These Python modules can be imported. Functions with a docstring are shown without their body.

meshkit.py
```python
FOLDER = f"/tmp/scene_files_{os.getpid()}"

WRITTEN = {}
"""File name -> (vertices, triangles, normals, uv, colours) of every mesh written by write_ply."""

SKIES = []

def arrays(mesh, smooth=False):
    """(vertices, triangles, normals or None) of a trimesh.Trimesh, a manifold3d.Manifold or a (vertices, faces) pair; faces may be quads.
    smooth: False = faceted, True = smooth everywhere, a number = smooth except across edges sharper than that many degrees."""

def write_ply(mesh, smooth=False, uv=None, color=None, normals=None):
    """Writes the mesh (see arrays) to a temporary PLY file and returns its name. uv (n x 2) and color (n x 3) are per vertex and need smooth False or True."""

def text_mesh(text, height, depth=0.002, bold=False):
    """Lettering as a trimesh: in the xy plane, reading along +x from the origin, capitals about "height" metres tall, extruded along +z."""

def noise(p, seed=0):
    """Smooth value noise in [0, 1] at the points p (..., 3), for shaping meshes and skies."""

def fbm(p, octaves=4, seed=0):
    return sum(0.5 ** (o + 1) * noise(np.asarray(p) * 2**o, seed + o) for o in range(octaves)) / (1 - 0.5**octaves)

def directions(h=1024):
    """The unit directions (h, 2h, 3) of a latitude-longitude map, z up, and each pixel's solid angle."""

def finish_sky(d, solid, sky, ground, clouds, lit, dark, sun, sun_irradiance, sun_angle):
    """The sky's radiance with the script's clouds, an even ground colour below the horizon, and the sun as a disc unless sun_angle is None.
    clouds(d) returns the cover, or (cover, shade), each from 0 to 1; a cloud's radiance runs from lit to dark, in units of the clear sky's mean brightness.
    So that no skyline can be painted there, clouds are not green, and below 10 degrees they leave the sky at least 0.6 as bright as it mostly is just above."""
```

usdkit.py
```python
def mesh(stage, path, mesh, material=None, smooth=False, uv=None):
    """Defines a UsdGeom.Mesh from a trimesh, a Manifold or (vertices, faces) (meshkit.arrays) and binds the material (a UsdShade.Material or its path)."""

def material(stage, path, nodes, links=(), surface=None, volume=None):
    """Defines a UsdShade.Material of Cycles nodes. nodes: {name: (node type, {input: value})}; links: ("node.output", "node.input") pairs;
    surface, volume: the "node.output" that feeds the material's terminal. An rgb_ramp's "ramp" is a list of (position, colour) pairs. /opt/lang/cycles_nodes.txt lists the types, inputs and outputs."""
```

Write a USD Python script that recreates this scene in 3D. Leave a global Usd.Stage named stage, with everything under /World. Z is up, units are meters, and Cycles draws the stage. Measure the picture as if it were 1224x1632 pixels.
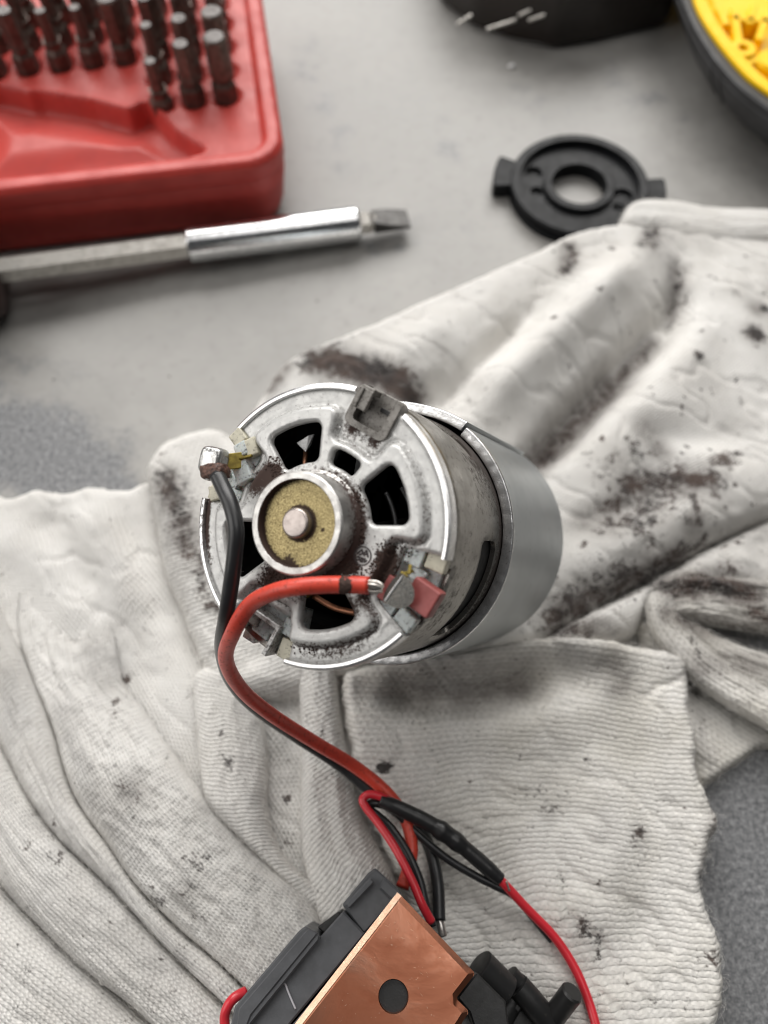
import math, random
import numpy as np, trimesh
import shapely
from shapely.geometry import Polygon, Point, LineString, box as sbox
from scipy.spatial import Delaunay, cKDTree
from scipy.ndimage import minimum_filter, gaussian_filter
import usdkit, meshkit
from meshkit import fbm, noise
from pxr import Usd, UsdGeom, UsdLux, UsdShade, Gf, Sdf, Vt

rng = np.random.default_rng(7)
random.seed(7)
stage = Usd.Stage.CreateInMemory()
UsdGeom.SetStageUpAxis(stage, 'Z'); UsdGeom.SetStageMetersPerUnit(stage, 1.0)
UsdGeom.Xform.Define(stage, '/World'); UsdGeom.Scope.Define(stage, '/World/Looks')
MM = 0.001

# ---------------------------------------------------------------- camera (all lengths below are millimetres)
HCAM = 181.0                       # height of the lens above the table
PITCH = math.radians(65.0)
FPX, CX, CY = 1233.0, 612.0, 816.0
DIR = np.array([0, math.cos(PITCH), -math.sin(PITCH)]); UPV = np.array([0, math.sin(PITCH), math.cos(PITCH)]); RT = np.array([1.0, 0, 0])
CAM = np.array([0, 0, HCAM])
cam = UsdGeom.Camera.Define(stage, '/World/camera')
cam.CreateHorizontalApertureAttr(36.0); cam.CreateFocalLengthAttr(36.0 * FPX / 1224.0)
cam.CreateFStopAttr(36.0 * FPX / 1224.0 / 2.35)
cam.CreateFocusDistanceAttr(0.1305)
cam.CreateClippingRangeAttr(Gf.Vec2f(0.005, 50.0))
cam.CreateExposureAttr(-0.74)
cam.AddTransformOp().Set(Gf.Matrix4d(*RT, 0, *UPV, 0, *(-DIR), 0, *(CAM * MM), 1))

def U(p, z=0.0):
    """the point at height z seen from the lens in direction p"""
    k = DIR + RT * (p[0] - CX) / FPX - UPV * (p[1] - CY) / FPX
    return CAM + k * ((z - HCAM) / k[2])
def Us(ps, z=0.0): return np.array([U(p, z) for p in ps])

# ---------------------------------------------------------------- materials
def mat(name, nodes, links, surface='p.BSDF'):
    return usdkit.material(stage, '/World/Looks/' + name, nodes, links, surface=surface)

def pbr(name, col, rough=.5, metal=0., col2=None, vscale=300., bump=0., bscale=3000., dirt=0., dcol=(.035, .024, .02), dscale=1400., attr=False, rvar=0.12, stretch=None, **kw):
    """plain surface with mottled colour, fine relief and specks of dirt; attr: the mesh says where dirt gathers"""
    col2 = col2 or tuple(c * .82 for c in col)
    n = {'g': ('geometry', {}), 'nv': ('noise_texture', {'scale': vscale, 'detail': 5., 'roughness': .6}),
         'rv': ('rgb_ramp', {'ramp': [(.32, col2), (.66, col)]}),
         'rr': ('map_range', {'from_min': .3, 'from_max': .7, 'to_min': rough + rvar * .7, 'to_max': max(.03, rough - rvar * .6), 'clamp': True}),
         'p': ('principled_bsdf', {'metallic': metal, 'roughness': rough, **kw})}
    l = [('nv.fac', 'rv.fac'), ('rv.color', 'p.base_color'), ('nv.fac', 'rr.value'), ('rr.result', 'p.roughness')]
    src = 'g.position'
    if stretch:
        n['mp'] = ('mapping', {'scale': stretch}); l += [('g.position', 'mp.vector')]; src = 'mp.vector'
    l += [(src, 'nv.vector')]
    if bump:
        n['nb'] = ('noise_texture', {'scale': bscale, 'detail': 4., 'roughness': .6}); n['b'] = ('bump', {'strength': 1., 'distance': bump * MM})
        l += [('g.position', 'nb.vector'), ('nb.fac', 'b.height'), ('b.normal', 'p.normal')]
    out = 'p.BSDF'
    if dirt or attr:
        n['nd'] = ('noise_texture', {'scale': dscale, 'detail': 7., 'roughness': .72})
        n['nd2'] = ('noise_texture', {'scale': dscale * 6, 'detail': 3., 'roughness': .6})
        n['mx'] = ('math', {'math_type': 'multiply_add', 'value2': .35})
        n['ad'] = ('math', {'math_type': 'add', 'value2': dirt})
        n['dm'] = ('map_range', {'range_type': 'smoothstep', 'from_min': .90, 'from_max': 1.14, 'to_min': 0., 'to_max': 1., 'clamp': True})
        n['dp'] = ('principled_bsdf', {'base_color': dcol, 'roughness': .8, 'specular_ior_level': .3})
        n['mc'] = ('mix_closure', {})
        l += [('g.position', 'nd.vector'), ('g.position', 'nd2.vector'), ('nd2.fac', 'mx.value1'), ('nd.fac', 'mx.value3'), ('mx.value', 'ad.value1')]
        last = 'ad.value'
        if attr:
            n['at'] = ('attribute', {'attribute': 'dirt'}); n['a2'] = ('math', {'math_type': 'add'})
            l += [('at.fac', 'a2.value1'), ('ad.value', 'a2.value2')]; last = 'a2.value'
        l += [(last, 'dm.value'), ('dm.result', 'mc.fac'), ('p.BSDF', 'mc.closure1'), ('dp.BSDF', 'mc.closure2')]
        if bump: l += [('b.normal', 'dp.normal')]
        out = 'mc.closure'
    return mat(name, n, l, out)

def knit(name, base=(.76, .74, .70), bump=.42, tint=(.68, .65, .60)):
    """knitted cotton: ribs along u, stitches along v (mesh uv, in stitches); dirt and soot come from the mesh, painted fold shade with them"""
    n = {'g': ('geometry', {}), 'tc': ('texture_coordinate', {}), 's': ('separate_xyz', {}),
         'nw': ('noise_texture', {'scale': 330., 'detail': 3.}),
         'wu': ('math', {'math_type': 'multiply_add', 'value2': 1.1}), 'wv': ('math', {'math_type': 'multiply_add', 'value2': 1.1}),
         'pu': ('math', {'math_type': 'multiply', 'value2': math.pi}), 'cu': ('math', {'math_type': 'cosine'}), 'ab': ('math', {'math_type': 'absolute'}), 'au': ('math', {'math_type': 'power', 'value2': .55}),
         'fl': ('math', {'math_type': 'floor'}), 'hf': ('math', {'math_type': 'multiply_add', 'value2': .5}),
         'pv': ('math', {'math_type': 'multiply', 'value2': 2 * math.pi}), 'cv': ('math', {'math_type': 'cosine'}),
         'm1': ('math', {'math_type': 'multiply_add', 'value2': .3, 'value3': .7}), 'm2': ('math', {'math_type': 'multiply'}),
         'nf': ('noise_texture', {'scale': 5200., 'detail': 4., 'roughness': .7}), 'm3': ('math', {'math_type': 'multiply_add', 'value2': .7}),
         'b': ('bump', {'strength': 1., 'distance': bump * MM}),
         'nv': ('noise_texture', {'scale': 55., 'detail': 5., 'roughness': .6}), 'rv': ('rgb_ramp', {'ramp': [(.36, tint), (.62, base)]}),
         # threads: paler yarn crowns, darker gaps
         'gr': ('map_range', {'from_min': 0., 'from_max': .75, 'to_min': .80, 'to_max': 1., 'clamp': True}), 'gc': ('mix_color', {'blend_type': 'multiply', 'fac': 1.}),
         'nd': ('noise_texture', {'scale': 330., 'detail': 9., 'roughness': .80, 'distortion': .3}), 'at': ('attribute', {'attribute': 'dirt'}), 'so': ('attribute', {'attribute': 'soot_and_shade'}),
         'nx': ('math', {'math_type': 'multiply_add', 'value2': 2.0, 'value3': -.50}), 'd1': ('math', {'math_type': 'multiply_add', 'value2': .57}), 'd2': ('math', {'math_type': 'multiply_add', 'value2': -.16}),
         'dm': ('map_range', {'range_type': 'smoothstep', 'from_min': .60, 'from_max': .84, 'to_min': 0., 'to_max': .95, 'clamp': True}),
         'dn': ('noise_texture', {'scale': 160., 'detail': 3.}), 'dr': ('rgb_ramp', {'ramp': [(.38, (.075, .052, .043)), (.62, (.032, .027, .026))]}),
         'mxd': ('mix_color', {}),
         'nk': ('noise_texture', {'scale': 900., 'detail': 5., 'roughness': .7}), 'k1': ('map_range', {'range_type': 'smoothstep', 'from_min': .70, 'from_max': .76, 'to_min': 0., 'to_max': .85, 'clamp': True}),
         'mxk': ('mix_color', {'b': (.05, .042, .04)}),
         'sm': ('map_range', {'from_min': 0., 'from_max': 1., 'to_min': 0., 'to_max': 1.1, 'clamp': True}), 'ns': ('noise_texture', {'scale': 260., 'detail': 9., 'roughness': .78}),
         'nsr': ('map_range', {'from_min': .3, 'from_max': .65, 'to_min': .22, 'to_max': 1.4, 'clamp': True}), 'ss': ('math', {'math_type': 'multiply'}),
         'mxs': ('mix_color', {'b': (.21, .20, .195)}), 'ol': ('attribute', {'attribute': 'oil_and_shade'}), 'olq': ('math', {'math_type': 'multiply'}), 'olm': ('math', {'math_type': 'power', 'value2': .55, 'use_clamp': True}), 'mxo': ('mix_color', {'b': (.060, .044, .037)}),
         'p': ('principled_bsdf', {'roughness': .95, 'specular_ior_level': .12, 'sheen_weight': .12, 'sheen_roughness': .6})}
    l = [('tc.UV', 's.vector'), ('g.position', 'nw.vector'), ('nw.fac', 'wu.value1'), ('s.x', 'wu.value3'), ('nw.fac', 'wv.value1'), ('s.y', 'wv.value3'),
         ('wu.value', 'pu.value1'), ('pu.value', 'cu.value1'), ('cu.value', 'ab.value1'), ('ab.value', 'au.value1'), ('wu.value', 'fl.value1'), ('fl.value', 'hf.value1'), ('wv.value', 'hf.value3'),
         ('hf.value', 'pv.value1'), ('pv.value', 'cv.value1'), ('cv.value', 'm1.value1'), ('m1.value', 'm2.value1'), ('au.value', 'm2.value2'),
         ('g.position', 'nf.vector'), ('nf.fac', 'm3.value1'), ('m2.value', 'm3.value3'), ('m3.value', 'b.height'), ('b.normal', 'p.normal'),
         ('g.position', 'nv.vector'), ('nv.fac', 'rv.fac'), ('m2.value', 'gr.value'), ('rv.color', 'gc.a'), ('gr.result', 'gc.b'),
         ('g.position', 'nd.vector'), ('at.fac', 'd1.value1'), ('nd.fac', 'nx.value1'), ('nx.value', 'd1.value3'), ('m2.value', 'd2.value1'), ('d1.value', 'd2.value3'), ('d2.value', 'dm.value'),
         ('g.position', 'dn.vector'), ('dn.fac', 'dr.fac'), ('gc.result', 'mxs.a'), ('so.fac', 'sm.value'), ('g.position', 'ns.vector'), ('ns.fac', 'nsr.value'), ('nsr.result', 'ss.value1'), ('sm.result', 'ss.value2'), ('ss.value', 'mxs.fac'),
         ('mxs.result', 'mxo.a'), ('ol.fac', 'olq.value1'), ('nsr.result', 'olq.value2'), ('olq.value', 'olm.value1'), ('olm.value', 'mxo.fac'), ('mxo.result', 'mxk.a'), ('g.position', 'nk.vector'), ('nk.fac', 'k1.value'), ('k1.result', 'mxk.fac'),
         ('mxk.result', 'mxd.a'), ('dr.color', 'mxd.b'), ('dm.result', 'mxd.fac'), ('mxd.result', 'p.base_color')]
    return mat(name, n, l)

# ---------------------------------------------------------------- light: lamps of the workshop ceiling and the pale room around
amb = UsdLux.DomeLight.Define(stage, '/World/room_light')
amb_m = usdkit.material(stage, '/World/Looks/room_light_look', {'b': ('background_shader', {'color': (.95, .97, 1.), 'strength': .08})}, [], surface='b.background')
UsdShade.MaterialBindingAPI.Apply(amb.GetPrim()).Bind(amb_m)
def panel(name, pos, w, h, inten, col=(1, 1, 1), aim=(0, .1, 0)):
    L = UsdLux.RectLight.Define(stage, '/World/' + name)
    L.CreateWidthAttr(w); L.CreateHeightAttr(h); L.CreateIntensityAttr(inten); L.CreateColorAttr(Gf.Vec3f(*col))
    pos, aim = np.array(pos, float), np.array(aim, float)
    z = (pos - aim) / np.linalg.norm(pos - aim); x = np.cross([0, 0, 1.], z); x = x / np.linalg.norm(x) if np.linalg.norm(x) > 1e-6 else np.array([1., 0, 0]); y = np.cross(z, x)
    L.AddTransformOp().Set(Gf.Matrix4d(*x, 0, *y, 0, *z, 0, *pos, 1))
panel('ceiling_lamp_far', (-.10, 1.25, .95), 1.7, .95, 12.5, (1., .978, .95))
panel('ceiling_lamp_left', (-1.25, .0, .85), 1.0, 1.3, 4.6, (1., .972, .94))
panel('ceiling_lamp_above', (.35, .25, 1.5), .9, .9, 3.2, (1., .972, .94))

# ---------------------------------------------------------------- stage helpers
used = {}
def numbered(path):
    k = used.get(path, 0); used[path] = k + 1
    return path if k == 0 else f'{path}_{k:03d}'
class Thing:
    def __init__(s, name, label, cat, loc=(0, 0, 0), group=None, kind=None):
        s.loc = np.array(loc, float); s.path = numbered('/World/' + name)
        s.x = UsdGeom.Xform.Define(stage, s.path); s.x.AddTranslateOp().Set(Gf.Vec3d(*(s.loc * MM)))
        tag(s.x.GetPrim(), label, cat, group, kind)
def tag(p, label=None, cat=None, group=None, kind=None):
    for k, v in (('label', label), ('category', cat), ('group', group), ('kind', kind)):
        if v: p.SetCustomDataByKey(k, v)
def put(parent, name, m, material, smooth=False, label=None, prim=None, uv=None, kind=None):
    """parent: Thing, prim path of a part, or None for top level; m in mm, world axes"""
    loc = parent.loc if isinstance(parent, Thing) else getattr(parent, '_loc', np.zeros(3))
    base = parent.path if isinstance(parent, Thing) else (parent.path if parent else '/World')
    path = numbered(base + '/' + name)
    v, f, n = meshkit.arrays(m, smooth)
    me = UsdGeom.Mesh.Define(stage, path)
    me.CreatePointsAttr(Vt.Vec3fArray.FromNumpy(((v - loc) * MM).astype(np.float32)))
    me.CreateFaceVertexCountsAttr(Vt.IntArray.FromNumpy(np.full(len(f), 3, np.int32)))
    me.CreateFaceVertexIndicesAttr(Vt.IntArray.FromNumpy(f.astype(np.int32).ravel()))
    me.CreateSubdivisionSchemeAttr('none')
    if n is not None:
        me.CreateNormalsAttr(Vt.Vec3fArray.FromNumpy(n.astype(np.float32))); me.SetNormalsInterpolation('vertex')
    api = UsdGeom.PrimvarsAPI(me)
    if uv is not None: api.CreatePrimvar('st', Sdf.ValueTypeNames.TexCoord2fArray, 'vertex').Set(Vt.Vec2fArray.FromNumpy(np.asarray(uv, np.float32)))
    for k, fn in (prim or {}).items():
        a = fn(v) if callable(fn) else fn
        api.CreatePrimvar(k, Sdf.ValueTypeNames.FloatArray, 'vertex').Set(Vt.FloatArray.FromNumpy(np.asarray(a, np.float32)))
    UsdShade.MaterialBindingAPI.Apply(me.GetPrim()).Bind(material)
    tag(me.GetPrim(), label, None, None, kind)
    me_part = type('Part', (), {})(); me_part.path = path; me_part._loc = loc; me_part.prim = me.GetPrim()
    return me_part

# ---------------------------------------------------------------- mesh helpers
def cat(*ms): return trimesh.util.concatenate([m for m in ms if m is not None])
def tm(v, f): return trimesh.Trimesh(np.asarray(v, float), np.asarray(f, int), process=False)
def rbox(sx, sy, sz, r=.4, at=(0, 0, 0), n=2):
    """box with rounded edges"""
    r = min(r, sx / 2.01, sy / 2.01, sz / 2.01); s = trimesh.creation.icosphere(n - 1 if n else 0, r).vertices
    c = np.array([(i, j, k) for i in (-1, 1) for j in (-1, 1) for k in (-1, 1)]) * (np.array([sx, sy, sz]) / 2 - r)
    return trimesh.convex.convex_hull((c[:, None] + s[None]).reshape(-1, 3) + np.array(at))
def frame(o, x, y, z=None):
    x = np.array(x, float); x /= np.linalg.norm(x); y = np.array(y, float); y -= x * (x @ y); y /= np.linalg.norm(y); M = np.eye(4)
    M[:3, 0], M[:3, 1], M[:3, 2], M[:3, 3] = x, y, np.cross(x, y), o
    return M
def moved(m, M): m = m.copy(); m.apply_transform(M); return m
def extrude(poly, h, z=0.): 
    out = []
    for g in getattr(poly, 'geoms', [poly]):
        m = trimesh.creation.extrude_polygon(g, h, engine='earcut'); m.apply_translation((0, 0, z)); out.append(m)
    return cat(*out)
def lathe(prof, n=64): return trimesh.creation.revolve(np.array(prof, float), sections=n)
def smoothline(p, n=None, step=1.0):
    """Catmull-Rom through p, evenly resampled"""
    p = np.array(p, float); q = np.vstack([2 * p[0] - p[1], p, 2 * p[-1] - p[-2]]); out = []
    for i in range(len(p) - 1):
        t = np.linspace(0, 1, 24, endpoint=False)[:, None]; a, b, c, d = q[i:i + 4]
        out.append(.5 * (2 * b + (c - a) * t + (2 * a - 5 * b + 4 * c - d) * t ** 2 + (3 * b - 3 * c + d - a) * t ** 3))
    out = np.vstack(out + [p[-1:]]); s = np.r_[0, np.cumsum(np.linalg.norm(np.diff(out, axis=0), axis=1))]
    n = n or max(3, int(s[-1] / step) + 1); t = np.linspace(0, s[-1], n)
    return np.stack([np.interp(t, s, out[:, k]) for k in range(out.shape[1])], 1)
def tube(pts, r, n=16, step=.8, caps=True, raw=False, round_caps=False):
    p = np.array(pts, float) if raw else smoothline(pts, step=step); N = len(p)
    r = np.full(N, r) if np.ndim(r) == 0 else np.interp(np.linspace(0, 1, N), np.linspace(0, 1, len(r)), r)
    T = np.gradient(p, axis=0); T /= np.linalg.norm(T, axis=1)[:, None]
    a = np.cross(T[0], [0, 0, 1.]); a = a if np.linalg.norm(a) > .1 else np.cross(T[0], [1., 0, 0]); a /= np.linalg.norm(a); V = []
    th = np.linspace(0, 2 * np.pi, n, endpoint=False)
    for i in range(N):
        a = a - T[i] * (a @ T[i]); a /= np.linalg.norm(a); b = np.cross(T[i], a)
        V.append(p[i] + r[i] * (np.cos(th)[:, None] * a + np.sin(th)[:, None] * b))
    V = np.vstack(V); F = []
    for i in range(N - 1):
        A = i * n + np.arange(n); B = i * n + (np.arange(n) + 1) % n
        F += [np.stack([A, B, A + n], 1), np.stack([B, B + n, A + n], 1)]
    if caps:
        V = np.vstack([V, p[:1], p[-1:]]); k = np.arange(n); k2 = (k + 1) % n
        F += [np.stack([k2, k, np.full(n, N * n)], 1), np.stack([(N - 1) * n + k, (N - 1) * n + k2, np.full(n, N * n + 1)], 1)]
    return tm(V, np.vstack(F))
def fill(poly, step, jitter=.25, seed=0):
    """even triangulation of a polygon with holes: (points, triangles)"""
    ring = []
    for g in getattr(poly, 'geoms', [poly]):
        for r in [g.exterior, *g.interiors]:
            n = max(8, int(r.length / step)); ring.append(np.array([r.interpolate(k / n, normalized=True).coords[0] for k in range(n)]))
    B = np.vstack(ring); x0, y0, x1, y1 = poly.bounds
    X, Y = np.meshgrid(np.arange(x0, x1, step), np.arange(y0, y1, step * .866)); X = X + (np.arange(X.shape[0]) % 2)[:, None] * step / 2
    I = np.stack([X.ravel(), Y.ravel()], 1); I = I + (np.random.default_rng(seed).random(I.shape) - .5) * jitter * step
    shapely.prepare(poly); I = I[shapely.contains_xy(poly, I[:, 0], I[:, 1])]
    I = I[cKDTree(B).query(I)[0] > .6 * step]
    P = np.vstack([B, I]); T = Delaunay(P).simplices; c = P[T].mean(1)
    T = T[shapely.contains_xy(poly, c[:, 0], c[:, 1])]
    a, b = P[T[:, 1]] - P[T[:, 0]], P[T[:, 2]] - P[T[:, 0]]; s = a[:, 0] * b[:, 1] - a[:, 1] * b[:, 0]; T[s < 0] = T[s < 0][:, ::-1]
    return P, T[np.abs(s) > 1e-9], B
def sheet(poly, step, top, bottom, seed=0):
    """solid over a polygon between the height functions top(P) and bottom(P)"""
    P, T, B = fill(poly, step, seed=seed); n = len(P); zt, zb = top(P), bottom(P)
    e = np.sort(np.vstack([T[:, [0, 1]], T[:, [1, 2]], T[:, [2, 0]]]), 1); d = np.vstack([T[:, [0, 1]], T[:, [1, 2]], T[:, [2, 0]]])
    _, inv, cnt = np.unique(e, axis=0, return_inverse=True, return_counts=True); d = d[cnt[inv.ravel()] == 1]
    V = np.vstack([np.c_[P, zt], np.c_[P, zb]])
    F = np.vstack([T, T[:, ::-1] + n, np.c_[d[:, 1], d[:, 0], d[:, 0] + n], np.c_[d[:, 1], d[:, 0] + n, d[:, 1] + n]])
    return tm(V, F)
def bev(p, z0, z1, c, dz=None):
    """extruded outline with a chamfered top edge"""
    q = Polygon(p.exterior).buffer(-c, join_style=2) if not hasattr(p, 'geoms') else p.buffer(-c, join_style=2)
    if not hasattr(p, 'geoms'):
        for h_ in p.interiors: q = q.difference(Polygon(h_).buffer(min(c, .12)))
    dz = dz or c; lo = extrude(p, z1 - dz - z0, z0)
    ms = []
    for pp, qq in zip(getattr(p, 'geoms', [p]), getattr(q, 'geoms', [q])):
        for a in [pp.exterior, *pp.interiors]:
            n = max(12, int(a.length / .6)); A = np.array([a.interpolate(k / n, normalized=True).coords[0] for k in range(n)]); bd = qq.boundary; Bp = np.array([bd.interpolate(bd.project(Point(x))).coords[0] for x in A])
            V = np.vstack([np.c_[A, np.full(n, z1 - dz)], np.c_[Bp, np.full(n, z1)]]); k = np.arange(n); k2 = (k + 1) % n; f = np.vstack([np.c_[k, k2, k2 + n], np.c_[k, k2 + n, k + n]])
            m = tm(V, f)
            if m.face_normals[:, 2].mean() < 0: m = tm(V, f[:, ::-1])
            ms.append(m)
    top = extrude(q, .01, z1 - .01)
    return cat(lo, *ms, top)
def sstep(a, b, x): t = np.clip((x - a) / (b - a), 0, 1); return t * t * (3 - 2 * t)
def sdist(poly, P):
    """signed distance to a polygon's edge, positive inside"""
    shapely.prepare(poly); d = shapely.distance(poly.boundary, shapely.points(P[:, :2])); return np.where(shapely.contains_xy(poly, P[:, 0], P[:, 1]), d, -d)
def sector(r0, r1, a0, a1, n=24):
    t = np.radians(np.linspace(a0, a1, n)); c = np.stack([np.cos(t), np.sin(t)], 1)
    return Polygon(np.vstack([c * r1, c[::-1] * r0]))
def rounded(p, r): return p.buffer(-r).buffer(2 * r).buffer(-r)
def roundin(p, r): return p.buffer(-r).buffer(r)

# ---------------------------------------------------------------- looks
def attr_metal(*a, **k): return pbr(*a, attr=True, **k)
M_plate = attr_metal('zinc_plate', (.62, .62, .605), .43, .42, (.55, .55, .54), 900., bump=.035, bscale=5200., dirt=.165, dscale=1700., dcol=(.056, .035, .029))
M_rim = attr_metal('bright_zinc', (.80, .80, .80), .28, .85, (.66, .66, .66), 700., bump=.02, bscale=4000., dirt=.14, dcol=(.05, .035, .03))
M_can = attr_metal('brushed_steel', (.37, .355, .33), .36, .95, (.24, .23, .212), 260., bump=.015, bscale=5000., dirt=.20, dscale=1100., dcol=(.06, .05, .045), anisotropic=.5)
M_sleeve = pbr('satin_steel_sleeve', (.42, .445, .455), .40, .85, (.385, .41, .42), 60., bump=.008, bscale=6000., dirt=.12, dscale=900.)
M_edge = pbr('raw_steel_edge', (.82, .82, .82), .3, .9, (.45, .45, .45), 1500., bump=.04, bscale=3500., dirt=.18)
M_cup = attr_metal('grey_steel_cup', (.58, .57, .55), .38, .8, (.42, .41, .395), 800., bump=.03, bscale=5000., dirt=.14, dcol=(.05, .03, .025))
M_brass = attr_metal('sintered_bronze', (.56, .46, .22), .45, .55, (.16, .12, .05), 4200., bump=.06, bscale=3600., dirt=.16, dscale=2600., dcol=(.05, .03, .02))
M_shaft = pbr('shaft_steel', (.46, .41, .385), .36, .9, (.34, .295, .275), 700., bump=.015, bscale=3000., dirt=.08)
M_dirt = pbr('brush_dust', (.085, .055, .046), .9, 0, (.035, .023, .019), 1800., bump=.25, bscale=2600., specular_ior_level=.2)
M_can2 = pbr('dull_spring_steel', (.16, .16, .165), .4, .8, (.10, .10, .10), 600.)
M_black = pbr('black_magnet', (.02, .02, .02), .6, 0, (.01, .01, .01), 900., bump=.02)
M_copperw = pbr('copper_wire_look', (.62, .30, .18), .35, .9, (.42, .19, .11), 900.)
M_white = pbr('milky_plastic', (.60, .62, .61), .38, 0, (.50, .51, .50), 500., bump=.015, dirt=.24, dscale=1300., subsurface_weight=.15, subsurface_scale=.0015)
M_cream = pbr('cream_plastic', (.60, .57, .45), .4, 0, None, 500., dirt=.20, dscale=1300.)
M_clip = pbr('dusty_grey_plastic', (.26, .245, .225), .5, 0, (.17, .16, .145), 800., bump=.03, dirt=.24, dscale=1500.)
M_redpad = pbr('faded_red_plastic', (.33, .085, .08), .5, 0, (.25, .06, .055), 700., bump=.02, dirt=.18)
M_solder = pbr('solder', (.62, .62, .61), .26, .9, (.40, .40, .39), 900., bump=.10, bscale=1300., dirt=.16)
M_brown = pbr('burnt_flux', (.16, .075, .05), .42, 0, (.035, .018, .014), 1900., bump=.35, bscale=1700.)
M_brassfoil = pbr('brass_strip', (.26, .205, .045), .4, .8, (.15, .11, .03), 900.)
M_ink = pbr('stamp_black', (.06, .05, .05), .7)

# ---------------------------------------------------------------- electric motor: its own frame (u, v across the face, a along the shaft)
MP = np.array([-10.3907, 48.3871, -108.5336 + HCAM]); MA = np.array([-.41278, -.32616, .85043]); MA /= np.linalg.norm(MA)
MU = np.cross(UPV, MA); MU /= np.linalg.norm(MU); MV = np.cross(MA, MU)
MM4 = np.eye(4); MM4[:3, 0], MM4[:3, 1], MM4[:3, 2], MM4[:3, 3] = MU, MV, MA, MP
def mo(m): return moved(m, MM4)
def mloc(v): q = (v - MP); return q @ MU, q @ MV, q @ MA
def mpt(x, y, w): return MP + MU * x + MV * y + MA * w
def MPX(p, w):
    """the point of the motor's plane w seen in direction p, in motor coordinates"""
    k = DIR + RT * (p[0] - CX) / FPX - UPV * (p[1] - CY) / FPX
    X = CAM + k * (((MP + MA * w - CAM) @ MA) / (k @ MA)); q = X - MP
    return np.array([q @ MU, q @ MV, w])
def polar(R, deg, w): return mpt(R * math.cos(math.radians(deg)), R * math.sin(math.radians(deg)), w)
REAR = -66.5
motor = Thing('electric_motor', 'silver can motor tilted on the gloves, brass bearing and shaft facing the camera', 'motor', polar(24, 220, REAR))
WIN = [104, 18, -78, 196]; CUT = [61, -29, -119, 151]
def arc_solid(prof, a0, a1, n=60):
    """a closed (r, w) outline swept round the axis from a0 to a1 degrees, with flat ends"""
    p = np.array(prof, float); m = len(p); t = np.radians(np.linspace(a0, a1, n))
    V = np.stack([np.outer(np.cos(t), p[:, 0]), np.outer(np.sin(t), p[:, 0]), np.tile(p[:, 1], (n, 1))], -1).reshape(-1, 3); F = []
    for i in range(n - 1):
        A = i * m + np.arange(m); B = i * m + (np.arange(m) + 1) % m
        F += [np.stack([A, A + m, B], 1), np.stack([B, A + m, B + m], 1)]
    e = trimesh.creation.triangulate_polygon(Polygon(p), engine='earcut')[1]; tri = np.array(e)
    F += [tri, tri[:, ::-1] + (n - 1) * m]
    me = tm(V, np.vstack(F)); me.merge_vertices(); trimesh.repair.fix_normals(me)
    return me

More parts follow.
